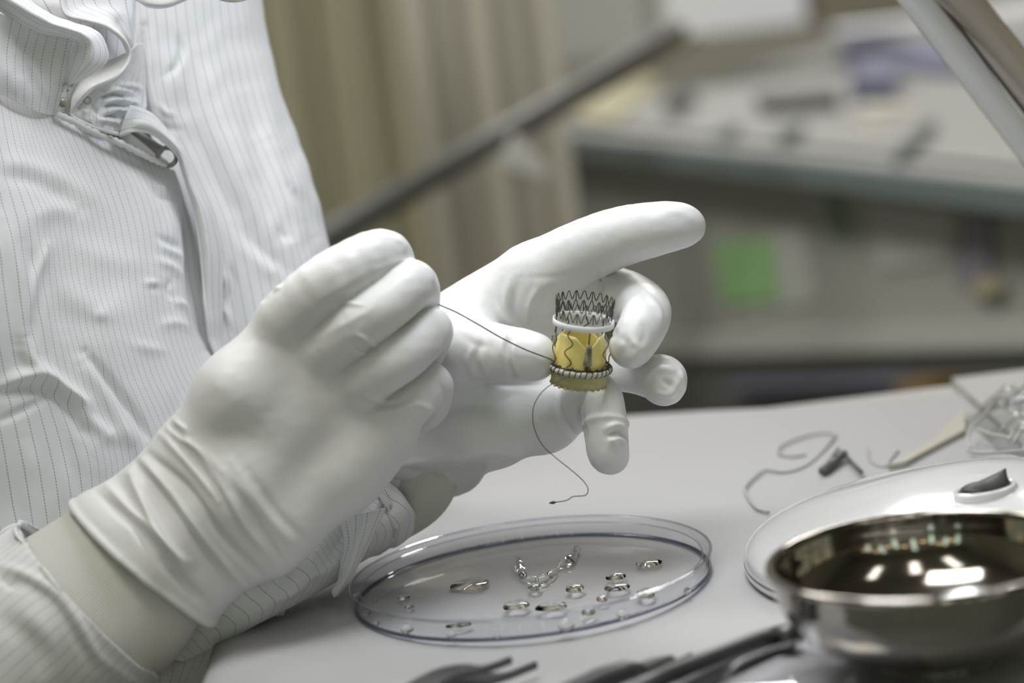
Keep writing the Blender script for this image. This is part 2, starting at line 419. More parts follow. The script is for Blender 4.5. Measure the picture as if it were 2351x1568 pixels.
# ================================================================== SETTING
TX0, TX1, TY0, TY1 = -.140, .62, -.245, .325
A_ = T(1436, 967, 0); B_ = T(2212, 905, 0)
def struct(o): o['kind'] = 'structure'; return o
struct(MB().box((-3, -3, -.78), (4, 6, -.75)).build('floor', 'floor', smooth=False))
struct(MB().box((-3, 4.9, -.75), (4, 5.0, 2.4)).build('wall_back', 'wall', smooth=False))
struct(MB().box((-3, -3.0, -.75), (4, -2.9, 2.4)).build('wall_front', 'wallb', smooth=False))
struct(MB().box((3.9, -3, -.75), (4.0, 5, 2.4)).build('wall_right', 'wallb', smooth=False))
struct(MB().box((-2.2, -3, -.75), (-2.1, 5, 2.4)).build('wall_left', 'wallb', smooth=False))
struct(MB().box((-3, -3, 2.4), (4, 5, 2.45)).build('ceiling', 'wall', smooth=False))
# table with a white drape
table = thing('work_table', (.25, -.1, -.75), 'low work table wholly under a white drape, beneath the glass dish', 'table')
MB().box((TX0+.01, TY0, -.045), (TX1, TY1-.02, -.004)).build('table_top', 'bench', table, smooth=False, bevel=.003)
for x, y in ((TX0+.05, TY0+.05), (TX1-.05, TY0+.05), (TX0+.05, TY1-.08), (TX1-.05, TY1-.08)):
    MB().box((x-.02, y-.02, -.75), (x+.02, y+.02, -.045)).build('leg', 'tool', table, smooth=False)
def drape_mesh():
    n, k = 150, 190; V = []; e0 = Vector((TX0, TY0, 0)); 
    # the back edge follows the photo: from the left it runs to the corner B_, whose side comes forward
    for j in range(k+1):
        for i in range(n+1):
            s = i/n; t = j/k
            xr = B_.x; yb = A_.y+(B_.y-A_.y)*((TX0+(xr-TX0)*s)-A_.x)/(B_.x-A_.x)
            x = TX0+(xr-TX0)*s; y = TY0+(yb-TY0)*t
            z = .0006*math.sin(x*31+y*17)+.0009*math.sin(y*23-x*9+1)+.0012*(vnoise(np.array([x*22.]), np.array([y*14.]), 5)[0]-.5)
            dr = max(0, .012-(x-TX0))/.012
            V.append((x-.001*dr, y, z+.0015-.004*dr**2))
    F_ = [(j*(n+1)+i, j*(n+1)+i+1, (j+1)*(n+1)+i+1, (j+1)*(n+1)+i) for j in range(k) for i in range(n)]
    return V, F_
V_, F__ = drape_mesh()
dr = mesh_obj('table_drape', V_, F__, 'drape'); tag(dr, 'white sheet spread flat over the low work table under the dish', 'sheet')
md = dr.modifiers.new('thickness', 'SOLIDIFY'); md.thickness = .0035; md.offset = -1
q = [T(2205, 925, .001), T(2216, 985, .001), T(2085, 1080, .001), T(2060, 1070, .001)]
q = [T(2216, 960, 0), T(2218, 1010, 0), T(2080, 1085, 0), T(2040, 1092, 0), T(2150, 1030, 0)]
pm = MB(); pm.add([tuple(p+Vector((0, 0, .003))) for p in q]+[tuple(p+Vector((0, 0, .0055))) for p in q], [(0, 1, 2, 3, 4)[::-1], (5, 6, 7, 8, 9), (0, 1, 6, 5), (1, 2, 7, 6), (2, 3, 8, 7), (3, 4, 9, 8), (4, 0, 5, 9)])
o = pm.build('paper_slip', 'paper', smooth=False); tag(o, 'narrow cream paper slip at the rear corner of the white sheet', 'paper')
# grey side cloth to the right of the drape
mm = MB().box((B_.x+.002, -.3, -.004), (TX1, .30, .0005)).build('grey_mat', 'bench', smooth=False); tag(mm, 'grey mat on the table beside the white sheet, under the clear film bag', 'mat')

# ---- second bench, seen out of focus behind
E0 = T(1240, 303, 0); E1 = T(2360, 431, 0); ed = (E1-E0).normalized(); nrm = Vector((ed.y, -ed.x, 0)); 
if nrm.dot(CAM-E0) < 0: nrm = -nrm
EA = E0-ed*.08; EB = E1+ed*1.3; back = -nrm
bench = thing('rear_bench', tuple((E0+E1)/2+back*.5-Vector((0, 0, .75))), 'long grey bench out of focus behind, with cards on its side', 'bench')
MB().slab([EA+back*.012, EB+back*.012, EB+back*1.6, EA-ed*1.2+back*1.6], (0, 0, -.03)).build('bench_top', 'bench', bench, smooth=False)
MB().slab([EA, EB, EB+back*.014, EA+back*.014], (0, 0, -.024)).build('edge_strip', 'benchedge', bench, smooth=False)
MB().slab([EA+back*.05, EB+back*.05, EB+back*.07, EA+back*.07], (0, 0, -.745)).build('side_panel', 'panel', bench, smooth=False)
PP = E0+back*.05
def on_panel(name, quad, m, th, label=None, cat=None, parent=None, off=0.0):
    n_ = nrm*off
    V = [onplane(px, py, PP+n_, nrm) for px, py in quad]
    mb = MB().slab(V, nrm*th); o = mb.build(name, m, parent, smooth=False)
    if label: tag(o, label, cat)
    return o
on_panel('paper_sheet', [(1745, 545), (1845, 512), (1880, 690), (1700, 735)], 'greyp', .002, 'pale grey sheet on the bench side, tilted behind the green card', 'sheet', off=.001)
on_panel('green_card', [(1640, 560), (1772, 548), (1790, 690), (1668, 697)], 'green', .003, 'bright green square card on the side of the rear bench', 'card', off=.004)
on_panel('dark_green_card', [(1898, 420), (1915, 425), (1950, 540), (1912, 548)], 'dkgreen', .003, 'narrow dark green card hanging below the rear bench edge', 'card', off=.002)
on_panel('side_sheet', [(1990, 455), (2190, 480), (2180, 600), (2020, 620)], 'greyp', .002, 'broad faint grey sheet on the bench side beyond the green cards', 'sheet', off=.001)
on_panel('upright_board', [(2222, 460), (2275, 468), (2285, 690), (2200, 640)], 'violet', .0035, 'dark violet upright board under the rear bench, near the lamp arm', 'board', off=.003)
on_panel('yellow_tag', [(2235, 640), (2300, 632), (2302, 672), (2240, 680)], 'yellow', .003, 'small dull yellow tag low on the bench side', 'tag', off=.008)
on_panel('shelf_board', [(1480, 770), (2500, 730), (2500, 790), (1480, 815)], 'greyp', .02, 'long pale shelf board low on the rear bench side', 'shelf', off=.002)
on_panel('cable_tray', [(1440, 850), (2500, 820), (2500, 905), (1440, 960)], 'dark', .03, 'dark cable tray running under the pale shelf board', 'tray', off=.002)
on_panel('tray_handle', [(1700, 876), (2120, 858), (2120, 872), (1700, 890)], 'bluegrey', .02, 'blue-grey rail along the front of the dark cable tray', 'rail', off=.034)
on_panel('ochre_box', [(2115, 866), (2200, 862), (2198, 892), (2118, 896)], 'brown', .03, 'small ochre box beside the dark cable tray', 'box', off=.034)
def on_top(name, quad, m, h, label, cat, z=.001):
    V = [T(px, py, z) for px, py in quad]
    o = MB().slab(V, (0, 0, h)).build(name, m, smooth=False, bevel=.002 if h > .006 else 0); tag(o, label, cat); return o
on_top('black_pen', [(2045, 372), (2065, 380), (2150, 300), (2135, 292)], 'benchedge', .012, 'dark teal pen lying on the rear bench, nearest the lamp arm', 'pen')
on_top('black_pen', [(1785, 325), (1805, 332), (1850, 305), (1832, 298)], 'benchedge', .012, 'short dark pen lying mid-bench behind the pointing finger', 'pen')
on_top('marker_pen', [(1640, 322), (1665, 330), (1700, 300), (1675, 296)], 'benchedge', .010, 'short dark marker on the rear bench near its left end', 'marker')
on_top('tool_case', [(1735, 252), (1760, 262), (1930, 250), (1925, 236)], 'dark', .02, 'long black tool case on the rear bench', 'case')
on_top('black_clip', [(1525, 262), (1550, 270), (1600, 240), (1590, 228)], 'dark', .02, 'small black clip at the left part of the rear bench', 'clip')
on_top('notebook', [(1955, 232), (2060, 236), (2065, 195), (1975, 190)], 'bluegrey', .03, 'blue-grey notebook on the rear bench', 'notebook')
on_top('paper_strip', [(1970, 262), (2110, 262), (2090, 240), (1975, 242)], 'paper', .004, 'cream paper strip in front of the blue-grey notebook', 'paper')
on_top('paper_strip', [(1975, 300), (2040, 302), (2040, 285), (1980, 283)], 'paper', .004, 'short cream paper scrap on the bench, nearer than the notebook', 'paper')
on_top('grey_tray', [(1930, 160), (2400, 190), (2400, 130), (1940, 100)], 'bluegrey', .015, 'flat blue-grey tray at the back of the rear bench', 'tray')
on_top('yellow_sheet', [(1310, 270), (1400, 290), (1530, 190), (1440, 170)], 'yellow', .004, 'dull yellow sheet at the left end of the rear bench', 'sheet')
# upright things at the back of the bench
def upright(name, px0, px1, py0, py1, d, th, m, label, cat, emit=False):
    a = P(px0, py1, d); b = P(px1, py1, d); 
    u = Vector((b.x-a.x, b.y-a.y, 0)); up = Vector((0, 0, (py1-py0)/FP*d))
    dirb = Vector((-u.y, u.x, 0)).normalized()*th
    if dirb.dot(ray(px0, py0)) < 0: dirb = -dirb
    o = MB().slab([a, a+u, a+u+up, a+up], dirb).build(name, m, smooth=False, bevel=.004); tag(o, label, cat); return o
upright('white_carton', 1535, 1860, -60, 92, 3.6, .2, 'white', 'tall white carton standing at the back of the rear bench', 'carton')
upright('dark_case', 1885, 2100, -60, 62, 3.6, .2, 'wallb', 'brown-grey case beside the tall white carton', 'case')
upright('white_rack', 1930, 2460, 70, 96, 3.9, .1, 'white', 'low white rack running behind the lamp arm', 'rack')
upright('grey_monitor', 1130, 1500, -60, 165, 3.9, .15, 'greyp', 'grey boxy machine behind the left end of the rear bench', 'machine')
# curtains with folds
def curtain(name, x0, x1, yb, d, m, label, nf=7, top=-260, seed=0, slant=0):
    a = P(x0, yb, d); b = P(x1, yb, d); n, k = 160, 24; V = []
    zt = P(x0, top, d).z
    dirn = Vector((b.x-a.x, b.y-a.y, 0)); L = dirn.length; dirn.normalize(); pr = Vector((dirn.y, -dirn.x, 0))
    for j in range(k+1):
        for i in range(n+1):
            s = i/n; t = j/k; p = a+dirn*(L*s); zb = a.z+(b.z-a.z)*s
            w = .012*math.sin(s*nf*6.28+.6*math.sin(s*9+seed))+.005*math.sin(s*nf*15.1+seed+2*t)
            V.append(p+pr*w*(1-.3*t)+dirn*(slant*t*(zt-zb))+Vector((0, 0, (zt-zb)*t)))
    F_ = [(j*(n+1)+i, j*(n+1)+i+1, (j+1)*(n+1)+i+1, (j+1)*(n+1)+i) for j in range(k) for i in range(n)]
    o = mesh_obj(name, V, F_, m); tag(o, label, 'curtain'); md = o.modifiers.new('thickness', 'SOLIDIFY'); md.thickness = .003; return o
curtain('curtain', 365, 1180, 2050, 2.6, 'curtain', 'olive curtain hanging in soft folds behind the shoulder', 6)
curtain('curtain', 1146, 1480, 1800, 2.9, 'curtain2', 'paler taupe curtain hanging next to the olive one', 2, seed=2)
# diagonal rail and a seat behind the hands
bar = MB(); a, b = P(1560, 70, 2.5), P(520, 680, 2.1)
bar.tube([a, a.lerp(b, .5), b], [.011, .013, .016], 12); o = bar.build('slanting_rail', 'dark'); tag(o, 'dark slanting rail out of focus in front of the curtains', 'rail')
bar = MB(); a, b = P(1600, 85, 2.55), P(1010, 400, 2.45)
bar.tube([a, b], .007, 12); o = bar.build('slanting_rod', 'yellow'); tag(o, 'thin olive-yellow rod just below the dark slanting rail', 'rod')
o = MB().slab([P(1175, 300, 2.3), P(1262, 385, 2.3), P(1262, 425, 2.3), P(1145, 385, 2.3)], ray(1200, 360)*.02).build('cloth_pad', 'greyp', smooth=False, bevel=.004); tag(o, 'small pale wedge-shaped pad just below the slanting rail', 'pad')
# far side of the room
upright('cabinet', 100, 1215, 330, 1100, 3.1, .3, 'panel', 'broad olive-brown cabinet against the far wall', 'cabinet')
# glowing panels, globes and strips added out of view for the bowl to mirror
for i, (x, y, sx, sy) in enumerate(((-.9, -1.6, .25, 1.0), (.3, -1.6, .25, 1.0), (1.6, -1.4, .25, 1.0), (-.3, 1.0, 1.2, .25), (1.9, 1.4, .3, 1.0))):
    o = MB().box((x-sx/2, y-sy/2, 2.37), (x+sx/2, y+sy/2, 2.395)).build('added_glow_panel', 'light', smooth=False)
    tag(o, 'flat glowing panel added out of view above the work place', 'light', 'added overhead glow panels'); 
for i, (x, z) in enumerate(((-1.3, .9), (-.8, 1.3), (-.2, .8), (.5, 1.2), (1.1, .9), (1.7, 1.4), (2.3, .9))):  # unseen globes added as bright spots in the bowl's reflection
    o = MB().lathe([(.001, .07), (.05, .05), (.07, 0), (.05, -.05), (.001, -.07)], (x, -2.75, z), seg=16).build('added_glow_globe', 'warm')
    tag(o, 'warm glowing globe added behind the viewer for reflections', 'lamp', 'added warm glow globes')

for i, (x, z0, z1) in enumerate(((-1.6, .2, 1.5), (-1.05, .5, 1.6), (-.5, .1, 1.1), (.15, .4, 1.8), (.8, .2, 1.3), (1.4, .6, 1.7), (2.0, .1, 1.2))):  # unseen strips added to give the bowl upright greenish streaks
    o = MB().tube([(x, -2.7, z0), (x, -2.7, z1)], .035, 12).build('added_glow_strip', 'tube'); tag(o, 'upright glowing strip added behind the viewer for reflections', 'lamp', 'added upright glow strips')
# ================================================================== PERSON
# body under the clothes: trunk, shoulders, arms reaching the gloves
bp_ = [seg(J(-420, 300, -160, 470), J(-420, 1500, -160, 430)), seg(J(-420, 250, -160, 430), J(250, 150, -200, 150)), seg(J(250, 160, -200, 150), J(330, 700, -200, 160)),
       seg(J(330, 760, -190, 130), J(360, 1370, -20, 80)), seg(J(360, 1370, -20, 80), J(560, 1350, 10, 50)), seg(J(560, 1350, 10, 50), J(850, 1190, -40, 52)), seg(J(850, 1190, -40, 52), J(985, 940, -26, 60)),
       seg(J(-620, 400, -60, 220), J(-620, 1500, 20, 170)), seg(J(-620, 1500, 20, 170), J(100, 1480, 50, 80)), seg(J(100, 1480, 50, 80), J(560, 1110, 58, 55)),
       seg(J(-420, 200, -200, 200), J(-420, -200, -220, 190))]
F_, lo = build_field(bp_, [], 6.0, kp=30)
V_, Q_ = surface_nets(F_, lo, 6.0); V_ = relax(V_, Q_, 3)
person = mesh_obj('person', w_of(V_), Q_.tolist(), 'hem')
tag(person, 'person in a white striped cleanroom gown and white gloves, sewing a small stent valve', 'person')

def glove(name, palm, fingers, S, clip, parent, wr=None, h=.8, kj=7, between=.8):
    F_, lo = build_field(palm, fingers, h, clip=clip, kj=kj, between=between)
    V, Q = surface_nets(F_, lo, h); V = relax(V, Q, 6, .5)
    N = mesh_normals(V, Q); px, py = px_of(V)
    hg = np.where(N[:, 2] > 0, 1.35*strokes(px, py, S)*np.clip(N[:, 2]*2.5, 0, 1), 0)
    hg += .22*(vnoise(V[:, 0]/7, V[:, 1]/7+V[:, 2]/9, 2)-.5)+.16*(vnoise(V[:, 0]/2.6+V[:, 2]/3, V[:, 1]/2.6, 7)-.5)
    if wr is not None: hg += wr(V, px, py)
    V = V+N*hg[:, None]
    o = mesh_obj(name, w_of(V), Q.tolist(), 'glove', parent)
    return o
# ---------------- near hand (the person's right), back of the hand to the viewer
D = 4
def K(px, py, dz, r): return J(px, py, dz+D, r)
palm = [seg(K(440, 1050, 50, 80), K(545, 905, 56, 86)), seg(K(545, 905, 54, 88), K(660, 752, 50, 72)),
        seg(K(530, 1130, 50, 100), K(735, 815, 48, 70)), seg(K(530, 1130, 50, 100), K(785, 900, 40, 70)),
        seg(K(620, 1215, 46, 80), K(862, 985, 36, 76)), seg(K(620, 1215, 46, 80), K(790, 1075, 36, 84)), seg(K(790, 1075, 36, 84), K(880, 980, 36, 76)),
        seg(K(530, 1130, 50, 112), K(322, 1295, 46, 158)), seg(K(322, 1295, 46, 158), K(220, 1376, 46, 166)),
        seg(K(440, 1050, 50, 80), K(248, 1240, 46, 96)), seg(K(248, 1240, 46, 96), K(150, 1320, 46, 100)),
        seg(K(620, 1215, 46, 80), K(400, 1352, 46, 100)), seg(K(400, 1352, 46, 100), K(310, 1440, 46, 100)),
        seg(K(560, 900, 40, 70), K(640, 960, 30, 100)), seg(K(640, 960, 40, 100), K(840, 930, 30, 80))]
fing = [[K(655, 735, 56, 70), K(760, 645, 60, 67), K(872, 588, 46, 62), K(900, 622, 30, 56), K(905, 690, 14, 54), K(900, 740, 4, 48)],
        [K(745, 800, 54, 66), K(828, 742, 60, 62), K(893, 697, 56, 58), K(943, 655, 45, 59), K(955, 690, 28, 54), K(950, 740, 12, 50), K(930, 770, 4, 46)],
        [K(795, 895, 46, 64), K(870, 848, 53, 62), K(936, 804, 49, 59), K(984, 759, 38, 55), K(975, 800, 22, 50), K(950, 840, 10, 48)],
        [K(855, 975, 34, 60), K(925, 938, 42, 55), K(987, 882, 32, 50), K(985, 930, 18, 46), K(940, 960, 8, 46)],
        [K(560, 920, 35, 75), K(700, 850, 10, 70), K(830, 770, -2, 60), K(930, 720, -2, 50)]]
S = []
# wrist gathers
for pts, a, w in [([(372, 1000), (440, 1070), (500, 1150)], 1.5, 9), ([(345, 1045), (430, 1120), (500, 1220), (600, 1320)], -2.0, 10), ([(330, 1060), (400, 1140), (470, 1240), (560, 1345)], 1.6, 9),
                  ([(315, 1065), (390, 1160), (450, 1240), (540, 1360)], -1.8, 10), ([(300, 1090), (345, 1190), (400, 1280), (425, 1300)], 2.2, 10), ([(270, 1100), (330, 1210), (400, 1310), (500, 1410)], -1.4, 14),
                  ([(245, 1115), (320, 1190), (400, 1270), (430, 1290)], 1.9, 10), ([(220, 1130), (300, 1200), (370, 1290), (460, 1370)], -1.5, 9),
                  ([(385, 985), (450, 1030), (480, 1070)], 1.2, 7), ([(400, 965), (430, 990)], 1.0, 6), ([(395, 980), (425, 1010)], -1.2, 5),
                  ([(485, 1080), (550, 1190), (620, 1280)], 1.0, 10), ([(510, 1070), (590, 1200), (650, 1290)], -1.0, 9), ([(530, 1060), (610, 1180), (680, 1260)], .8, 10), ([(570, 1080), (640, 1180), (700, 1240)], -.7, 10),
                  ([(430, 1000), (520, 1090), (600, 1180)], .8, 12), ([(400, 1020), (480, 1100), (540, 1190)], -1.1, 9)]:
    S.append((pts, a, w))
# creases by the fingers
S += [([(817, 767), (844, 782), (867, 798)], .9, 6), ([(806, 805), (835, 812), (870, 808)], .8, 5), ([(800, 785), (830, 800), (860, 800)], -1.0, 7),
      ([(775, 690), (800, 696), (830, 700)], .7, 5), ([(745, 692), (775, 688), (800, 683)], -.5, 6), ([(837, 909), (880, 922), (925, 920)], 1.0, 6), ([(850, 925), (900, 935), (960, 915)], -.7, 7),
      ([(867, 947), (910, 945), (951, 928), (994, 943)], 1.0, 8), ([(1010, 880), (1020, 900), (1015, 930)], -.8, 6), ([(960, 990), (1000, 960), (1020, 930)], .6, 8),
      ([(640, 650), (655, 640)], -.9, 4), ([(630, 668), (645, 658)], .8, 4), ([(600, 690), (612, 680)], -.8, 4), ([(655, 630), (664, 622)], .7, 4),
      ([(905, 545), (925, 560), (930, 580)], .7, 6), ([(975, 605), (990, 625), (998, 655)], .5, 5), ([(1015, 715), (1030, 740), (1034, 770)], .7, 6), ([(1000, 740), (1010, 770), (1005, 800)], -.4, 8),
      ([(720, 700), (800, 650), (860, 620)], .25, 12), ([(740, 770), (800, 740), (870, 700)], .35, 9), ([(860, 620), (920, 600), (965, 602)], .45, 7)]
cl = c2(322, 1297, 50); cn = np.array([-.65, -.76, 0]); cn /= np.linalg.norm(cn)
def wr_near(V, px, py):
    # rolled rim and soft flare at the cuff
    s = (V-cl)@cn          # 0 at the rim, negative towards the hand
    return 1.0*np.exp(-((s+1.6)/1.4)**2)+1.3*(vnoise(px/60, py/60, 4)-.5)*np.clip((s+70)/60, 0, 1)*np.where(s < 0, 1, 0)
g1 = glove('glove', palm, fing, S, [(cl, cn, 1e6)], person, wr_near, kj=4)
g1['label'] = 'glove nearer the viewer, its back shown and its fingers curled'
# ---------------- far hand (the person's left), palm to the viewer
palm = [seg(J(900, 835, -34, 80), J(1225, 645, -12, 82)), seg(J(940, 940, -34, 90), J(1318, 705, -24, 74)), seg(J(940, 960, -34, 90), J(1305, 800, -26, 76)),
        seg(J(950, 975, -30, 84), J(1100, 985, -18, 82)), seg(J(1100, 985, -18, 82), J(1250, 962, -14, 78)), seg(J(960, 860, -20, 82), J(1060, 800, 4, 74)),
        seg(J(1120, 850, -26, 100), J(1250, 860, -28, 90)), seg(J(940, 940, -34, 90), J(985, 1060, -30, 94)), seg(J(985, 1060, -30, 94), J(1000, 1180, -30, 98)), seg(J(1050, 760, -12, 76), J(1160, 690, -18, 62))]
fing = [[J(1225, 642, -12, 82), J(1330, 582, -5, 73), J(1420, 545, 0, 68), J(1492, 528, 4, 62), J(1555, 518, 4, 54), J(1580, 519, 4, 40)],
        [J(1318, 705, -24, 70), J(1392, 672, -18, 62), J(1458, 692, -8, 60), J(1483, 716, 8, 57), J(1475, 750, 20, 54), J(1449, 796, 25, 51)],
        [J(1305, 800, -26, 66), J(1400, 845, -12, 48), J(1462, 862, 2, 42), J(1516, 868, 12, 54), J(1524, 880, 14, 52)],
        [J(1250, 955, -14, 74), J(1330, 930, 2, 55), J(1372, 902, 14, 50), J(1388, 965, 20, 50), J(1396, 1036, 20, 47), J(1403, 1050, 19, 38)],
        [J(1000, 840, -10, 78), J(1080, 803, 8, 70), J(1165, 812, 18, 62), J(1224, 819, 22, 57)]]
S = [([(1172, 770), (1165, 800), (1170, 840), (1178, 865)], -1.3, 7), ([(1160, 765), (1152, 800), (1158, 845)], .8, 8), ([(1180, 790), (1178, 830), (1192, 862)], .8, 6), ([(1195, 870), (1230, 868), (1250, 855)], .6, 7),
     ([(1085, 800), (1075, 830), (1085, 855)], .7, 7), ([(1100, 790), (1090, 820), (1100, 860)], -.7, 7), ([(1115, 790), (1110, 830), (1120, 865)], .5, 7),
     ([(1135, 700), (1155, 730), (1185, 750), (1230, 755)], .8, 9), ([(1060, 770), (1090, 790), (1140, 800)], -.4, 10), ([(1205, 748), (1215, 700), (1235, 660)], .9, 8), ([(1185, 740), (1180, 700), (1190, 640)], -.8, 10),
     ([(1165, 730), (1160, 690), (1170, 640)], .7, 9), ([(1230, 745), (1250, 690), (1275, 650)], -.5, 10), ([(1380, 620), (1378, 660), (1372, 690)], -1.3, 7),
     ([(1200, 640), (1280, 635), (1350, 622)], -.25, 8), ([(1420, 590), (1400, 600), (1440, 580)], .4, 8),
     ([(1405, 745), (1440, 700), (1480, 672)], .9, 7), ([(1480, 670), (1512, 710), (1518, 745)], .7, 7), ([(1420, 770), (1440, 790), (1430, 820)], -.7, 10), ([(1450, 780), (1465, 800), (1450, 830)], .8, 9),
     ([(1475, 740), (1480, 770), (1465, 800)], -.5, 9), ([(1480, 870), (1510, 848), (1545, 850)], 1.3, 7), ([(1500, 900), (1540, 905), (1560, 870)], 1.0, 7), ([(1520, 870), (1545, 890)], -1.0, 8), ([(1560, 850), (1566, 880)], 1.0, 6),
     ([(1470, 895), (1500, 925), (1540, 932)], -.7, 8), ([(1390, 985), (1415, 975), (1440, 985)], 1.3, 7), ([(1395, 1000), (1420, 992), (1438, 1005)], -1.4, 6), ([(1400, 1012), (1425, 1008), (1436, 1025)], 1.0, 6), ([(1395, 1040), (1405, 1010), (1420, 1040)], .7, 7),
     ([(1340, 895), (1330, 940), (1345, 1000)], -1.6, 6), ([(1286, 890), (1283, 940), (1305, 985), (1340, 1008)], -1.6, 7), ([(1040, 870), (1150, 882), (1260, 885)], -1.0, 8), ([(1050, 935), (1120, 930), (1180, 905)], -.5, 9),
     ([(960, 1040), (1050, 1052), (1100, 1050)], .5, 9), ([(920, 1075), (1000, 1090), (1080, 1070)], -1.2, 9), ([(925, 1095), (1000, 1108), (1060, 1095)], 1.0, 8),
     ([(1530, 480), (1570, 490), (1600, 510)], .3, 8), ([(1470, 575), (1480, 565)], .5, 6)]
cl2 = c2(985, 1110, -30); L2 = True; cn2 = np.array([.05, -1, .45]); cn2 /= np.linalg.norm(cn2)
def wr_far(V, px, py):
    s = (V-cl2)@cn2
    return 1.0*np.exp(-((s+1.2)/1.2)**2)
g2 = glove('glove', palm, fing, S, [(cl2, cn2, c2(1110, 900, 0)[0])], person, wr_far, kj=6)
g2['label'] = 'glove farther off, palm shown, forefinger pointing out'
# ---------------- knit cuffs
sleeve_tube('knit_cuff', [(430, 1205, 50, 150, 20), (345, 1280, 50, 178, 23), (285, 1335, 50, 206, 28), (215, 1395, 49, 218, 36), (110, 1470, 48, 225, 42), (0, 1560, 46, 225, 44)], 240, 60, 'knit', person, 190)
sleeve_tube('knit_cuff', [(985, 1050, -34, 72, 14), (965, 1115, -35, 80, 14), (905, 1165, -38, 78, 13), (810, 1215, -38, 66, 12)], 120, 40, 'knit', person, 120)

# ---------------- gown
def front_fn(px, py, u, v):
    return 1.4*np.sin(u*9+v*5)*np.clip(v*2, 0, 1)
S = [([(0, 370), (80, 385), (160, 420), (230, 470)], 1.6, 22), ([(0, 395), (90, 420), (180, 480)], -1.2, 18), ([(345, 430), (362, 455), (390, 462)], -1.5, 7), ([(355, 425), (375, 445)], 1.3, 7),
     ([(362, 545), (390, 560), (415, 568)], -1.8, 8), ([(365, 565), (395, 580), (420, 590)], 1.5, 9), ([(358, 600), (400, 615), (425, 640)], 1.4, 10), ([(330, 650), (360, 652)], 1.2, 9), ([(395, 640), (385, 665), (400, 690)], -1.2, 8),
     ([(340, 660), (365, 665)], -1.0, 8), ([(400, 690), (430, 700), (445, 720)], 1.4, 9), ([(10, 500), (40, 620), (52, 720), (50, 800)], 2.2, 16), ([(60, 560), (90, 640), (80, 740), (70, 800)], -1.8, 16), ([(110, 565), (85, 640), (78, 720)], 2.2, 13),
     ([(70, 500), (130, 480), (180, 500)], 1.5, 25), ([(105, 600), (130, 680), (150, 760)], -1.2, 18), ([(10, 885), (60, 862), (110, 862), (150, 895), (185, 925), (195, 960), (240, 1000)], 4.5, 15), ([(0, 905), (60, 895), (115, 900), (160, 935), (185, 985)], -3.0, 14),
     ([(0, 970), (60, 940), (120, 905)], -1.8, 9), ([(195, 810), (250, 880), (305, 955), (345, 1020)], -3.2, 12), ([(185, 830), (230, 900), (270, 970), (310, 1030)], 2.6, 18), ([(60, 770), (75, 830), (110, 850)], 3.0, 16),
     ([(300, 790), (340, 800), (380, 805)], .9, 14), ([(370, 745), (410, 740), (450, 755)], 1.0, 12), ([(210, 720), (240, 730)], 1.0, 14), ([(400, 350), (425, 430), (438, 520), (448, 620), (458, 720), (480, 800)], -3.5, 15),
     ([(365, 410), (385, 480), (395, 560)], .8, 14), ([(120, 640), (200, 700), (280, 720)], 1.2, 30), ([(200, 1050), (240, 1000), (330, 1010)], .9, 25), ([(60, 1000), (70, 1100), (60, 1180)], 1.0, 20), ([(150, 1000), (170, 1080), (180, 1140)], -1.0, 20),
     ([(160, 560), (260, 600), (330, 600)], 1.0, 30), ([(230, 390), (300, 430), (340, 470)], 1.0, 25)]
gown = sheet('gown', [
    [(-420, 20, 60), (-160, 130, 40), (0, 198, 10), (60, 240, 0), (130, 262, -8), (250, 322, -28), (345, 372, -45), (402, 392, -52)],
    [(-400, 240, 75), (-130, 310, 48), (30, 365, 20), (110, 385, 6), (190, 400, -6), (290, 425, -24), (370, 440, -42), (432, 455, -56)],
    [(-380, 480, 80), (-100, 500, 52), (70, 510, 24), (150, 515, 8), (230, 520, -6), (320, 525, -22), (400, 530, -40), (456, 545, -58)],
    [(-350, 720, 78), (-70, 720, 52), (100, 720, 26), (180, 720, 10), (260, 720, -4), (345, 715, -20), (425, 700, -38), (478, 700, -60)],
    [(-320, 900, 72), (-40, 880, 46), (130, 880, 22), (215, 870, 6), (300, 860, -8), (385, 845, -24), (460, 825, -40), (506, 812, -62)],
    [(-290, 1130, 60), (0, 1120, 36), (190, 1090, 12), (280, 1070, -4), (370, 1050, -18), (450, 1020, -32), (530, 980, -46), (600, 950, -66)],
    [(-260, 1400, 46), (40, 1360, 22), (190, 1330, 4), (260, 1300, -6), (330, 1280, -14), (390, 1250, -24), (440, 1230, -34), (470, 1210, -50)],
    [(-240, 1700, 20), (40, 1650, 0), (150, 1600, -10), (210, 1580, -16), (260, 1560, -22), (310, 1540, -28), (350, 1520, -36), (370, 1500, -50)]],
    280, 330, 'cloth', person, stripes=41, S=S, noise=(1.5, 90), fn=front_fn)
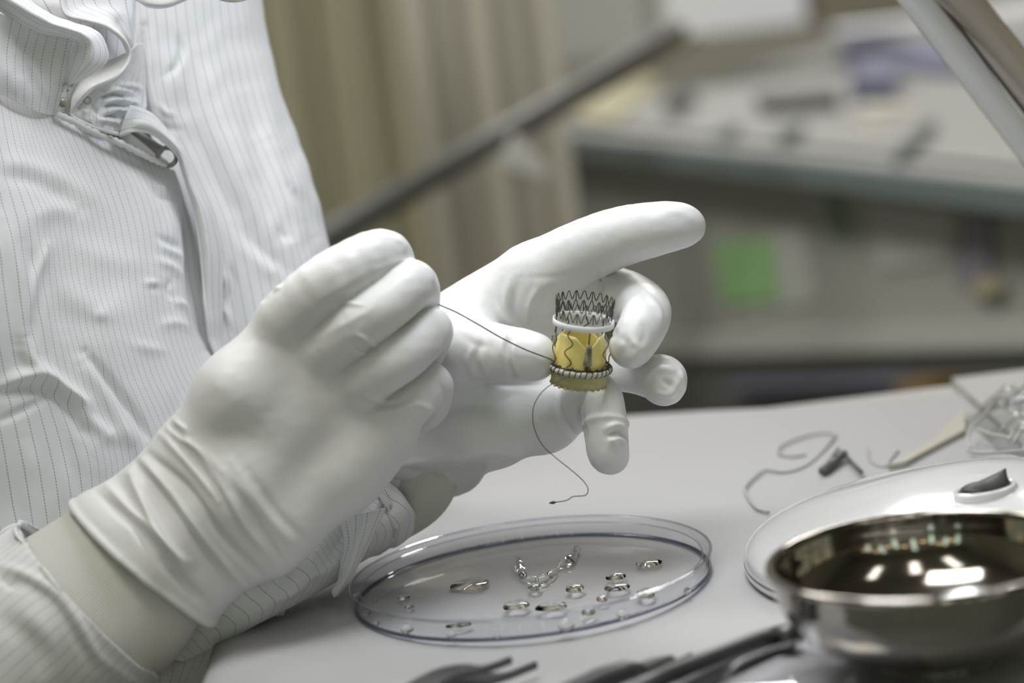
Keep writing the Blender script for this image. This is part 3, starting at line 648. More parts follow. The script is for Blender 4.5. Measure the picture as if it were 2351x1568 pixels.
S = [([(330, 60), (322, 150), (328, 240), (372, 330)], -3.5, 9), ([(345, 90), (340, 180), (350, 260)], 1.8, 14), ([(410, 90), (414, 120), (405, 150), (380, 175)], -2.2, 8), ([(400, 160), (385, 230), (380, 300)], 1.6, 24),
     ([(460, 120), (500, 260), (560, 420), (640, 560)], 2.0, 35), ([(430, 260), (500, 420), (590, 560), (640, 620)], -2.2, 26), ([(560, 200), (590, 330), (640, 460), (690, 560)], -2.0, 30), ([(610, 320), (650, 430), (700, 520)], 2.0, 22),
     ([(470, 520), (500, 600), (530, 660)], 2.0, 14), ([(505, 620), (515, 650), (510, 690)], 2.2, 9), ([(525, 610), (535, 650), (530, 690)], -2.0, 9), ([(500, 700), (520, 720), (530, 750)], 1.8, 10), ([(640, 520), (650, 540), (670, 545)], -1.6, 12),
     ([(670, 430), (700, 470), (725, 540)], -2.5, 14), ([(560, 560), (600, 600), (640, 640)], 1.5, 18), ([(545, 520), (600, 580), (660, 620)], -1.3, 16), ([(360, 240), (380, 260), (400, 262)], 1.2, 8), ([(350, 280), (380, 295), (420, 300)], -1.0, 10)]
sheet('shoulder_panel', [
    [(270, -120, -62), (330, -120, -66), (420, -120, -76), (500, -120, -92), (560, -115, -115), (590, -110, -140), (560, -110, -190)],
    [(290, 60, -60), (350, 60, -64), (440, 60, -74), (520, 60, -90), (585, 50, -112), (612, 50, -138), (580, 50, -190)],
    [(320, 230, -60), (370, 230, -64), (470, 230, -74), (555, 220, -88), (620, 205, -108), (640, 200, -134), (600, 200, -190)],
    [(360, 350, -62), (430, 370, -68), (520, 370, -76), (600, 350, -88), (655, 320, -106), (682, 310, -132), (640, 310, -190)],
    [(410, 480, -66), (480, 490, -70), (565, 480, -78), (640, 450, -88), (700, 430, -104), (722, 425, -130), (680, 425, -190)],
    [(440, 620, -68), (510, 620, -72), (600, 610, -78), (680, 590, -88), (730, 570, -104), (755, 560, -130), (720, 560, -190)],
    [(460, 800, -72), (540, 790, -76), (640, 780, -80), (730, 760, -90), (790, 730, -106), (815, 720, -130), (780, 720, -190)],
    [(520, 1000, -80), (600, 990, -82), (700, 970, -84), (790, 940, -92), (840, 900, -108), (865, 880, -130), (830, 880, -190)],
    [(600, 1220, -90), (680, 1200, -90), (780, 1170, -90), (850, 1120, -96), (890, 1080, -110), (910, 1060, -130), (880, 1060, -190)]],
    200, 300, 'cloth', gown, stripes=24, S=S, noise=(2.2, 80))
sheet('placket', [
    [(272, 312, -24), (284, 276, -26), (298, 240, -36)], [(302, 303, -22), (325, 275, -24), (345, 258, -40)], [(345, 309, -26), (366, 294, -28), (386, 298, -44)],
    [(384, 338, -32), (401, 328, -30), (424, 343, -50)], [(406, 362, -36), (420, 360, -34), (440, 388, -54)], [(424, 420, -40), (442, 428, -38), (468, 448, -60)],
    [(443, 480, -44), (466, 488, -42), (494, 500, -64)], [(455, 560, -46), (482, 568, -46), (512, 580, -68)], [(464, 640, -48), (486, 648, -50), (514, 660, -70)],
    [(474, 720, -50), (492, 728, -54), (514, 735, -72)], [(491, 800, -54), (503, 802, -58), (520, 805, -76)], [(560, 930, -60), (575, 930, -64), (590, 930, -80)]],
    40, 240, 'cloth', gown, stripes=3, S=[([(455, 440), (470, 520), (480, 600), (490, 700)], .6, 8), ([(300, 280), (350, 290), (395, 320)], .7, 10)], noise=(.8, 40), thick=1.5)
# collar: rolled fold, flap, inner stand, gathered tip
sheet('collar_flap', [[(-140, 10, 46), (0, 30, 22), (60, 60, 12), (110, 76, 6), (168, 90, 4)], [(-140, 90, 46), (-10, 110, 24), (45, 130, 14), (95, 145, 6), (155, 150, 2)],
                      [(-140, 160, 46), (-10, 170, 24), (45, 195, 14), (95, 215, 4), (143, 205, -2)], [(-140, 215, 42), (-10, 215, 20), (45, 238, 10), (90, 258, 2), (130, 268, -6)]],
      90, 80, 'cloth', gown, stripes=10, S=[([(60, 120), (80, 170), (120, 240)], .8, 9), ([(30, 80), (60, 130), (80, 190)], -.8, 12)], noise=(1.2, 40))
sheet('collar_roll', [[(-70, -20, 14), (-45, -50, 22), (-10, -80, 8)], [(20, 40, 18), (45, 12, 26), (60, -8, 12)], [(90, 74, 12), (115, 52, 20), (135, 40, 6)], [(150, 88, 8), (185, 76, 14), (215, 66, 0)],
                      [(170, 98, 6), (212, 100, 10), (243, 100, -6)], [(162, 130, 4), (212, 134, 8), (247, 140, -8)], [(152, 172, 0), (188, 166, 6), (212, 170, -8)], [(138, 212, -4), (152, 206, 0), (170, 192, -8)]],
      50, 130, 'cloth', gown, stripes=5, noise=(.8, 30), thick=2.0)
sheet('collar_stand', [[(-120, -60, -10), (60, -40, -20), (150, -40, -30), (240, -40, -36), (320, -40, -50)], [(-60, 30, -10), (110, 40, -20), (180, 30, -30), (250, 40, -40), (312, 40, -52)], [(0, 110, -12), (130, 110, -22), (190, 110, -32), (250, 110, -42), (306, 110, -54)],
                       [(20, 190, -14), (120, 190, -24), (180, 190, -34), (240, 190, -44), (300, 180, -56)], [(40, 265, -16), (120, 265, -26), (170, 270, -36), (220, 290, -46), (300, 290, -58)]],
      70, 90, 'cloth', gown, stripes=9, S=[([(200, 60), (250, 120), (270, 160)], -1, 12)], noise=(1.2, 40))
sheet('collar_edge', [[(141, -30, -16), (200, -30, -22), (304, -30, -34)], [(146, 22, -14), (205, 10, -22), (305, 5, -34)], [(190, 44, -12), (240, 28, -22), (306, 40, -34)], [(245, 60, -12), (270, 50, -24), (306, 70, -36)],
                      [(282, 90, -14), (294, 85, -26), (306, 100, -40)], [(297, 122, -18), (300, 120, -30), (306, 130, -44)]], 50, 80, 'cloth', gown, stripes=6, noise=(.8, 30))
sheet('collar_underside', [[(297, 120, -18), (285, 122, -26), (280, 128, -34)], [(289, 150, -16), (250, 146, -26), (215, 150, -36)], [(262, 180, -14), (225, 170, -24), (185, 180, -34)], [(215, 202, -14), (190, 200, -22), (168, 212, -32)],
                           [(188, 226, -14), (172, 225, -20), (162, 232, -28)], [(166, 258, -18), (162, 258, -22), (160, 262, -26)]], 40, 70, 'hem', gown, noise=(.6, 30))
hp = [(141, -30, -14), (142, 10, -12), (156, 36, -10), (200, 47, -9), (245, 60, -9), (282, 88, -11), (297, 120, -15), (290, 150, -14), (262, 180, -11), (215, 202, -11), (190, 225, -11), (166, 256, -14), (168, 268, -14), (182, 277, -14), (225, 296, -16), (272, 308, -18)]
MB().tube([Vector(p) for p in w_of(spline([c2(*p) for p in hp], 90))], .00085, 8).build('collar_hem', 'hem', gown)
S = [([(235, 215), (262, 205), (300, 212)], 2.2, 5), ([(232, 226), (262, 217), (308, 224)], -2.0, 5), ([(236, 236), (268, 228), (314, 238)], 2.4, 5), ([(238, 247), (268, 240), (312, 250)], -2.2, 5),
     ([(240, 258), (270, 252), (305, 262)], 2.4, 6), ([(235, 268), (262, 265), (290, 275)], -2.2, 5), ([(225, 275), (260, 280), (280, 290)], 2.0, 6), ([(270, 195), (300, 196), (322, 206)], 1.6, 6), ([(205, 235), (215, 250), (225, 262)], -1.4, 6),
     ([(282, 215), (276, 250), (270, 300)], -1.6, 4), ([(300, 232), (292, 262), (284, 300)], 1.8, 6), ([(190, 250), (200, 262)], 1.2, 6)]
sheet('collar_gathers', [[(298, 118, -26), (312, 105, -36), (328, 100, -52)], [(285, 155, -22), (305, 150, -32), (332, 150, -52)], [(240, 192, -18), (280, 185, -28), (334, 190, -52)], [(190, 228, -16), (255, 220, -24), (336, 232, -50)],
                         [(168, 258, -16), (235, 252, -20), (332, 256, -46)], [(172, 270, -16), (230, 278, -18), (310, 278, -40)], [(184, 278, -16), (228, 296, -18), (280, 304, -32)]], 90, 130, 'cloth', gown, stripes=8, S=S, noise=(1.0, 18), thick=1.0)
# seam pleats on the front panel and the opening with its zip
sp = [(130, 262, -4), (165, 277, -8), (200, 296, -13), (240, 314, -18), (280, 330, -24), (320, 350, -30), (352, 366, -36), (380, 378, -42)]
pts = spline([c2(*p) for p in sp], 70)
rr = [.0011+.0006*abs(math.sin(i*.83+.6*math.sin(i*.37))) for i in range(70)]
MB().tube([Vector(p) for p in w_of(pts)], rr, 8).build('pleated_seam', 'hem', gown)
sheet('zip_tape', [[(120, 225, -46), (300, 280, -60), (420, 330, -72)], [(125, 285, -40), (290, 335, -54), (415, 385, -66)], [(150, 330, -40), (290, 380, -56), (420, 440, -68)]], 30, 12, mat('grey_zip_tape', (.30, .30, .29), .7), gown)
zp = mat('zip_metal_grey', (.33, .33, .32), .35, .4)
mb = MB(); t1 = spline([c2(300, 300, -48), c2(335, 322, -46), (c2(370, 348, -44))], 14); mb.tube([Vector(p) for p in w_of(t1)], [.0012+.0016*i/13 for i in range(14)], 8)
ct = Vector(w_of(c2(384, 360, -44))); nz = (CAM-ct).normalized()
mb.lathe([(.0030, .0012), (.0042, .0016), (.0052, .0008), (.0052, -.0008), (.0042, -.0014), (.0030, -.001), (.0030, .0012)], ct, nz, 32)
mb.build('zip_pull', zp, gown)
mb = MB(); cb = Vector(w_of(c2(137, 236, -18))); axb = (RM @ Vector((1, .05, .2))).normalized()
mb.lathe([(.0001, -.003), (.0018, -.003), (.0022, -.0024), (.0022, -.0008), (.0013, -.0004), (.0013, .0004), (.0022, .0008), (.0022, .0026), (.0017, .0032), (.0001, .0032)], cb, axb, 24)
mb.build('snap_button', mat('snap_button_horn', (.38, .37, .30), .2, .3), gown)
mb = MB(); cb = Vector(w_of(c2(200, 229, -13))); mb.lathe([(.0008, 0), (.0016, .0006), (.0022, 0), (.0016, -.0005), (.0008, 0)], cb, (CAM-cb).normalized()+Vector((.4, 0, .1)), 20, )
mb.build('buttonhole', 'panel', gown)
# near sleeve (end of the right sleeve, at the bottom corner)
S = [([(0, 1300), (60, 1320), (130, 1360), (175, 1420), (230, 1510), (300, 1550)], 1.8, 12), ([(0, 1320), (60, 1345), (120, 1390), (160, 1450), (210, 1530)], -1.5, 12), ([(0, 1330), (30, 1345), (55, 1330)], -1.6, 8),
     ([(0, 1420), (60, 1470), (90, 1568)], -1.6, 25), ([(60, 1400), (120, 1470), (150, 1568)], 1.8, 26), ([(270, 1540), (300, 1560), (330, 1568)], 1.5, 8)]
sleeve_tube('sleeve', [(205, 1372, 50, 236, 47), (185, 1390, 50, 242, 49), (130, 1440, 48, 250, 52), (20, 1540, 44, 262, 56), (-140, 1690, 40, 275, 60)], 200, 90, 'cloth', gown, 60, S,
            fn=lambda px, py, u, v: 2.5*(vnoise(u*14+0*v, v*3+0*u, 3)-.5)+1.6*np.exp(-((v-.03)/.02)**2))
# far sleeve (left forearm on the table)
S = [([(905, 1130), (870, 1190), (845, 1240)], -1.6, 10), ([(885, 1120), (850, 1190), (800, 1240), (770, 1350)], 1.8, 12), ([(830, 1180), (790, 1240), (770, 1300)], -1.8, 10), ([(760, 1210), (700, 1300), (640, 1330)], 1.4, 16), ([(700, 1250), (640, 1340), (560, 1380)], -1.4, 14), ([(810, 1260), (760, 1300), (700, 1330)], 1.4, 10), ([(600, 1320), (640, 1370), (700, 1350)], 1.2, 12)]
sleeve_tube('sleeve', [(893, 1152, -36, 76, 22), (876, 1168, -34, 88, 23), (835, 1192, -30, 88, 22), (740, 1252, -14, 80, 18), (640, 1325, 14, 76, 15), (520, 1385, 24, 80, 15), (400, 1430, 14, 86, 16)], 180, 160, 'cloth', gown, 32, S, swap=True,
            fn=lambda px, py, u, v: 1.6*(vnoise(u*10+0*v, v*9+0*u, 5)-.5)*2)
# hanging tail of the far sleeve and the gown's skirt below
sheet('sleeve_tail', [[(778, 1190, 6), (830, 1180, 12), (888, 1168, 0)], [(786, 1216, 6), (828, 1215, 13), (868, 1205, 2)], [(790, 1255, 7), (820, 1250, 13), (846, 1255, 4)], [(782, 1292, 8), (805, 1295, 13), (824, 1295, 6)],
                     [(776, 1328, 9), (790, 1333, 13), (805, 1333, 8)], [(765, 1350, 10), (774, 1360, 12), (787, 1356, 9)], [(760, 1360, 10), (766, 1372, 11), (773, 1370, 10)]],
      60, 90, 'cloth', gown, stripes=4, S=[([(800, 1200), (802, 1260), (790, 1320)], -.7, 6), ([(815, 1200), (815, 1260), (797, 1330)], .6, 7)], noise=(.5, 40))
sheet('gown_skirt', [[(700, 1300, -2), (600, 1340, 0), (480, 1390, 2), (300, 1450, 4)], [(655, 1400, 6), (560, 1430, 8), (450, 1470, 10), (300, 1520, 12)], [(630, 1440, 8), (530, 1490, 10), (440, 1530, 12), (300, 1580, 14)], [(470, 1560, 0), (430, 1590, 4), (400, 1610, 6), (300, 1650, 8)]],
      80, 60, 'cloth', gown, stripes=16, S=[([(600, 1400), (540, 1440), (460, 1480)], 1.5, 12), ([(640, 1430), (560, 1480), (480, 1530)], -1.5, 12)], noise=(1.4, 40))

sheet('face_mask', [[(470, -110, 10), (500, -110, 22), (535, -112, 26), (570, -110, 22), (600, -108, 6)], [(476, -50, 10), (502, -46, 24), (535, -44, 28), (570, -46, 24), (600, -50, 8)], [(486, -8, 8), (508, 2, 20), (535, 6, 24), (562, 2, 20), (584, -10, 6)]], 40, 30, 'hem', person)
sheet('hood_tie', [[(300, -30, -20), (340, -20, -14), (390, -24, -14), (440, -40, -22)], [(304, -4, -20), (340, 10, -12), (385, 10, -12), (436, -10, -20)], [(310, 0, -24), (342, 18, -18), (385, 18, -18), (432, 0, -26)]], 40, 20, 'hem', gown)
# ================================================================== VALVE held between thumb and middle finger
VD = 24; rot = math.radians(-4.4)
vax = RM @ Vector((math.sin(-rot), math.cos(rot), 0)); toc = RM @ Vector((0, 0, 1))
vax = (vax*math.cos(math.radians(15.5))+toc*math.sin(math.radians(15.5))).normalized()
VO = Vector(w_of(c2(1331, 842, VD)))            # centre of the sewing ring
vu = (RM @ Vector((1, 0, 0))); vu = (vu-vax*vu.dot(vax)).normalized(); vw = vax.cross(vu)   # vw points away; -vw to the viewer
def VP(th, h, r):   # th in degrees, 0 = facing the viewer, + to the right ; h, r in mm
    a = math.radians(th); return VO+(vu*math.sin(a)-vw*math.cos(a))*(r/1000)+vax*(h/1000)
valve = thing('heart_valve', tuple(VO), 'wire stent heart valve with yellow leaflets and white band, held between thumb and finger', 'heart valve')
N_ = 22; R0 = 12.1
def rc(h): return 11.9+max(0, (h-22))*.07
for row, (hp_, hv) in enumerate(((30.0, 26.5), (25.8, 22.0))):
    mb = MB()
    for k in range(N_):
        th0 = 360/N_*k; st = 360/N_
        for sgn in (-1, 1):
            pts = [VP(th0+sgn*st*.06, hp_+.15, rc(hp_)), VP(th0+sgn*st*.12, hp_-.2, rc(hp_)), VP(th0+sgn*st*.42, hv+.3, rc(hv)), VP(th0+sgn*st*.5, hv, rc(hv))]
            mb.tube(pts, .00021, 6)
        mb.tube([VP(th0-st*.06, hp_+.15, rc(hp_)), VP(th0+st*.06, hp_+.15, rc(hp_))], .00024, 6)
        if (k+row) % 2 == 0: mb.tube([VP(th0, hp_+.1, rc(hp_)), VP(th0, hv-.4, rc(hv))], .00023, 6)
    mb.build('zigzag_row', 'wire', valve)
def vcyl(prof, seg=120): mb = MB(); mb.lathe([(r/1000, h/1000) for r, h in prof], VO, vax, seg); return mb
vcyl([(12.5, 18.6), (12.5, 20.9), (12.75, 21.05), (13.05, 20.9), (13.05, 18.6), (12.75, 18.4), (12.5, 18.6)]).build('white_band', 'band', valve)
for th in (-67, -27, 53, 93, 173, 213):
    mb = MB(); n = 40; pts = []
    for i in range(n):
        s = i/(n-1); h = 18.6*(1-s); a = 7.4*math.sin(s*2*math.pi*2.25+.2)*min(1, s*6)*(1 if s < .93 else .6)
        bulge = .9*math.sin(min(s*1.1, 1)*math.pi)
        pts.append(VP(th-1.5*s+(-a)*1.0, h+.2, 12.0+bulge*.8))
    mb.tube(pts, .00026, 7); mb.build('wavy_strut', 'wire', valve)
for th in (13, 133, -107):
    mb = MB(); mb.tube([VP(th-1, 20, 12.0), VP(th-1, 13, 11.8), VP(th, 3, 11.6), VP(th-.5, .3, 12)], [.00026, .00032, .0005, .0005], 8)
    for s in (-1, 1): mb.tube([VP(th+s*1.2, 4.5, 11.9), VP(th+s*4, 3.2, 12.1), VP(th+s*7.5, .4, 12.2)], .00022, 6)
    mb.build('post_wire', 'wire', valve)
    mb = MB(); pts = [VP(th, 4.0, 11.6), VP(th, 7, 11.6), VP(th, 10, 11.6), VP(th, 12.2, 11.5), VP(th, 13.0, 11.4)]
    mb.tube(pts, [.0019, .0017, .0014, .0011, .0009], 12); p = mb.build('sewn_post', 'post', valve)
    mb = MB()
    for i in range(5):
        h = 5.5+i*1.3; mb.tube([VP(th-4.5, h, 12.6), VP(th, h+.7, 13.4), VP(th+4.5, h+1.2, 12.6)], .00014, 5); mb.tube([VP(th+4.5, h, 12.6), VP(th, h+.7, 13.4), VP(th-4.5, h+1.2, 12.6)], .00014, 5)
    mb.build('stitch', 'wire', p)
for k, th0 in enumerate((-107, 13, 133)):
    n, m_ = 40, 18; V = []; 
    for j in range(m_+1):
        for i in range(n+1):
            s = i/n; t = j/m_; th = th0+4+112*s
            top = 10.4+4.9*min(1, min(s, 1-s)/.27)**.9-.5*math.sin(math.pi*s); base = .6
            pinch = 2.2*math.sin(math.pi*s)*t**1.3
            V.append(VP(th, base+(top-base)*t, 11.0-pinch+.15*math.sin(s*17+t*5)))
    F_ = [(j*(n+1)+i, j*(n+1)+i+1, (j+1)*(n+1)+i+1, (j+1)*(n+1)+i) for j in range(m_) for i in range(n)]
    o = mesh_obj('leaflet', V, F_, 'leaflet', valve); md = o.modifiers.new('thickness', 'SOLIDIFY'); md.thickness = .0005; md.offset = 0
    mb = MB(); mb.tube([V[m_*(n+1)+i] for i in range(n+1)], .00028, 7); mb.build('leaflet_edge', mat('pale_tissue_edge', (.66, .59, .30), .5) if k == 0 else bpy.data.materials['pale_tissue_edge'], valve)
# sewing ring with dark stitches
mb = MB(); pts = [VP(360/72*i, .15*math.sin(i*1.3), 12.55) for i in range(73)]; mb.tube(pts, .00125, 10, caps=False); ring = mb.build('sewing_ring', 'cord', valve)
mb = MB()
for i in range(34):
    th = 360/34*i+random.uniform(-1, 1); c_ = VP(th, 0, 12.55); rad = (c_-VO).normalized(); 
    loop = [c_+rad*math.cos(a)*.00135+vax*math.sin(a)*.00140+vax.cross(rad)*(.0003*math.sin(a)) for a in [2*math.pi*q/12 for q in range(13)]]
    mb.tube(loop, .00022, 5, caps=False)
for r_, hh in ((12.2, 1.5), (12.9, 1.25), (12.55, 1.75)):
    mb.tube([VP(360/90*i, hh+.22*math.sin(i*1.7+r_), r_+.25*math.sin(i*2.3+r_*3)) for i in range(91)], .00024, 5, caps=False)
mb.build('ring_stitching', 'wire', ring)
mb = MB()
for i in range(46):     # tangled suture ends above the ring
    th = random.choice([random.gauss(-38, 14), random.gauss(52, 12), random.uniform(-80, 80), random.gauss(-20, 6)]); h = 1.0+random.random()*.9
    mb.tube([VP(th, h, 12.6), VP(th+random.uniform(2, 7), h+random.uniform(-.4, 1.1), 12.9), VP(th+random.uniform(6, 12), h+random.uniform(-.6, .4), 12.4)], .00020, 5)
mb.build('suture_tangle', 'wire', ring)
vcyl([(12.0, 0), (12.1, -1.5), (11.9, -4), (11.75, -7.3), (11.5, -7.35), (11.5, -4), (11.7, -1), (11.7, 0)], 96).build('skirt', 'skirt', valve)
mb = MB()
for i in range(24):
    th = 15*i; mb.tube([VP(th-2.2, -7.1, 11.65), VP(th, -7.3, 11.7), VP(th+2.2, -7.1, 11.65)], .0006, 6)
mb.build('skirt_scallop', 'skirt', valve)
# threads
def thread(name, pts, r, m, label, n=90):
    W_ = w_of(spline([c2(*p) for p in pts], n)); o = MB().tube([Vector(p) for p in W_], r, 6).build(name, m); tag(o, label, 'thread'); return o
thread('suture_thread', [(975, 692, 34), (1000, 697, 38), (1018, 704, 38), (1050, 718, 37), (1100, 746, 36), (1150, 775, 35), (1205, 802, 34), (1262, 824, 33), (1272, 832, 33)], .00031, 'thread', 'dark suture thread pulled taut from the near glove to the valve')
t2 = thread('suture_tail', [(1302, 862, 37), (1290, 872, 38), (1262, 885, 38), (1238, 908, 38), (1224, 940, 38), (1226, 980, 38), (1244, 1020, 38), (1275, 1050, 38), (1310, 1078, 38), (1338, 1103, 37), (1350, 1122, 36), (1344, 1137, 35), (1316, 1140, 34), (1300, 1149, 33), (1262, 1155, 32)], .00021, 'thread', 'thin loose dark suture end curling down below the valve')
MB().tube([Vector(p) for p in w_of(spline([c2(1276, 1153, 32.5), c2(1268, 1154, 32.2), c2(1261, 1155, 32)], 6))], [.0003, .0006, .0007, .0006, .0004, .0003], 8).build('knot', 'thread', t2)

# ================================================================== DISH
dc = T(1223, 1341, 0.0032); rD = 418/FP*depth_of(dc); zb = .0032; hh = .0088
dish = thing('petri_dish', (dc.x, dc.y, zb), 'large shallow clear round dish with water drops, on the white sheet', 'dish')
def lz(prof, name, m, seg=160): return MB().lathe(prof, (dc.x, dc.y, zb), seg=seg).build(name, m, dish)
lz([(.0001, 0), (rD-.004, 0), (rD-.0022, 0)], 'dish_floor', 'dish')
lz([(rD-.003, 0), (rD-.0012, hh), (rD-.0001, hh), (rD-.0016, .0)], 'dish_wall', 'dish')
lz([(rD-.0013, hh-.0003), (rD-.0006, hh+.0003), (rD+.0001, hh-.0003), (rD-.0006, hh-.0008), (rD-.0013, hh-.0003)], 'rim_edge', clear_mat('rim_plastic', (.90, .91, .94), 1.2))
lz([(rD-.0030, -.0003), (rD-.0016, -.0006), (rD-.0009, .0003), (rD-.0022, .0010), (rD-.0030, -.0003)], 'base_edge', clear_mat('base_edge_plastic', (.40, .42, .50), 1.3))
lz([(rD-.0048, .0066), (rD-.0044, .0070), (rD-.0040, .0066), (rD-.0044, .0062), (rD-.0048, .0066)], 'inner_line', clear_mat('inner_line_plastic', (.88, .89, .92), 1.2))
# water drops lying in the dish
def drop(px, py, rx, ry, h, lab, ang=0, lob=0):
    c_ = T(px, py, zb+.0004); r1 = rx/FP*depth_of(c_); r2 = ry/FP*depth_of(c_)/.27; n, k = 40, 10; V = [(c_.x, c_.y, c_.z+h)]; 
    for j in range(1, k+1):
        a = j/k*math.pi/2
        for i in range(n):
            th = 2*math.pi*i/n; rr_ = 1+lob*math.sin(3*th+px)+lob*.6*math.sin(5*th+py); x = math.cos(th)*r1*math.sin(a)*rr_; y = math.sin(th)*r2*math.sin(a)*rr_
            ca, sa = math.cos(math.radians(ang)), math.sin(math.radians(ang)); V.append((c_.x+x*ca-y*sa, c_.y+x*sa+y*ca, c_.z+h*math.cos(a)**.8 if j < k else c_.z))
    F_ = [(0, 1+i, 1+(i+1) % n) for i in range(n)]+[(1+j*n+i, 1+(j+1)*n+i, 1+(j+1)*n+(i+1) % n, 1+j*n+(i+1) % n) for j in range(k-1) for i in range(n)]+[tuple(1+(k-1)*n+i for i in range(n))[::-1]]
    o = mesh_obj('water_drop', V, F_, 'water'); tag(o, lab, 'water drop', 'water drops in the clear dish'); return o
for a in [(1080, 1342, 46, 12, .0018, 'long flat water drop left of the middle of the dish', 18, .05), (1228, 1351, 16, 7, .0022, 'small round water drop directly left of the dark round one', 0, 0),
          (1320, 1353, 22, 7.5, .0024, 'dark round water drop right of the dish centre', 0, 0), (1414, 1326, 24, 6, .0022, 'dark flat water drop behind the wide clear one', 0, 0),
          (1416, 1349, 30, 9, .0020, 'wide clear water drop at the right side of the dish', 5, .03), (1483, 1365, 23, 10, .0022, 'round water drop nearest the right wall of the dish', 0, 0),
          (1383, 1377, 14, 6, .0020, 'small water drop between the wide clear one and the front row', 0, 0), (1352, 1407, 17, 7, .0024, 'round water drop nearest the front wall, right of the middle', 0, 0),
          (1185, 1391, 31, 9, .0020, 'oval water drop in front of the small round one', 12, .05), (1268, 1394, 36, 9, .0022, 'long wavy water drop in the middle of the front row', 14, .08),
          (1490, 1294, 30, 8, .0018, 'faint water drop far back at the right side', 0, .04), (1054, 1436, 30, 5, .0016, 'flat water drop against the front wall, left of the middle', 0, .04),
          (928, 1373, 14, 5, .0014, 'small faint water drop at the left side of the dish', 0, 0), (940, 1394, 12, 4, .0014, 'smallest faint water drop nearest the left wall', 0, 0)]: drop(*a)
# the larger ragged puddle
mb = MB(); pts = [T(px, py, zb+.0012) for px, py in ((1188, 1283), (1192, 1300), (1198, 1318), (1215, 1330), (1240, 1332), (1262, 1322), (1285, 1298), (1305, 1290), (1325, 1262))]
pp = spline(pts, 40); mb.tube([Vector(p) for p in pp], [.0008+.0014*abs(math.sin(i*.21+.5))+.0005*math.sin(i*1.3) for i in range(40)], 10)
o = mb.build('water_puddle', 'water'); tag(o, 'hooked trail of water near the middle of the dish, larger than the drops', 'water')
for i, (px, py, r) in enumerate(((935, 1446, .0028), (1037, 1458, .0022), (1140, 1459, .0016), (1300, 1438, .0034), (1430, 1412, .0026), (842, 1408, .0018), (1578, 1358, .0018), (865, 1432, .0014))):
    c_ = T(px, py, zb+.002); o = MB().lathe([(.0001, r), (r*.6, r*.8), (r, 0.0), (r*.6, -r*.5), (.0001, -r*.6)], c_, seg=20).build('wall_drop', 'water')
    tag(o, ('water bead low on the left front wall of the dish', 'water bead at the very bottom of the dish wall, left of centre', 'small water bead at the front wall in the middle of the dish', 'largest water bead on the front wall of the dish', 'water bead on the wall right of the largest bead', 'tiny bead nearest the left end of the dish wall', 'tiny bead farthest right on the dish wall', 'tiniest bead just right of the leftmost wall bead')[i], 'water drop', 'water beads on the dish wall')

# ================================================================== STEEL BOWL
zr = .043; bc = T(2128, 1276, zr); rB = 366/FP*depth_of(bc)
bowl = thing('steel_bowl', (bc.x, bc.y, .003), 'polished steel bowl with rolled rim on the table in front of the lamp base', 'bowl')
prof_o = [(rB, zr), (rB-.0012, zr-.006), (rB-.0025, zr-.012), (rB-.007, zr-.020), (rB-.014, zr-.027), (rB-.024, zr-.033), (rB-.034, .0062), (.022, .0045), (.0001, .0045)]
prof = [(.0001, .0060), (.020, .0062), (rB-.034, .0080), (rB-.025, zr-.0315), (rB-.0155, zr-.0255), (rB-.0085, zr-.019), (rB-.004, zr-.0115), (rB-.0025, zr-.005), (rB-.0018, zr)]
po = spline([(r, h, 0) for r, h in prof_o], 46)[:, :2]; pi = spline([(r, h, 0) for r, h in prof], 46)[:, :2]
MB().lathe([(max(r, .0001), h) for r, h in pi]+[(max(r, .0001), h) for r, h in po], (bc.x, bc.y, 0), seg=160).build('bowl_body', 'steel', bowl)
MB().lathe([(rB-.0008+.0019*math.cos(a), zr+.0002+.0015*math.sin(a)) for a in [2*math.pi*i/14 for i in range(15)]], (bc.x, bc.y, 0), seg=160).build('rolled_rim', 'steel', bowl)
# something wet inside the bowl
for px, py, r, lb in ((2010, 1335, .0050, 'smaller clear water blob on the floor of the steel bowl'), (2060, 1342, .0060, 'larger clear water blob on the floor of the steel bowl')):
    c_ = T(px, py, .0125); o = MB().lathe([(.0001, r*.5), (r*.5, r*.42), (r*.9, r*.15), (r, -r*.1), (.0001, -r*.2)], c_, seg=28).build('bowl_droplet', 'water'); tag(o, lb, 'water drop', 'water blobs in the steel bowl')

# ================================================================== MAGNIFIER LAMP
lc = T(2262, 1244, 0.006); rL = 553/FP*depth_of(lc)
lamp = thing('magnifier_lamp', (lc.x, lc.y, .003), 'white magnifier lamp with broad round base and slanting double arm, behind the steel bowl', 'lamp')
pf = spline([(r*rL, h, 0) for r, h in ((1.0, .004), (.999, .009), (.985, .0125), (.93, .0165), (.80, .0215), (.6, .027), (.42, .0315), (.25, .0345), (.0001, .0355))], 60)[:, :2]
MB().lathe([(.0001, .003), (rL*.985, .003), (rL*.995, .0035)]+[(max(r, .0001), h) for r, h in pf], (lc.x, lc.y, 0), seg=180).build('lamp_base', 'lamp', lamp)
MB().lathe([(rL*1.0005, .0072), (rL*1.0025, .0067), (rL*1.0005, .0062)], (lc.x, lc.y, 0), seg=180).build('base_seam', 'tool', lamp)
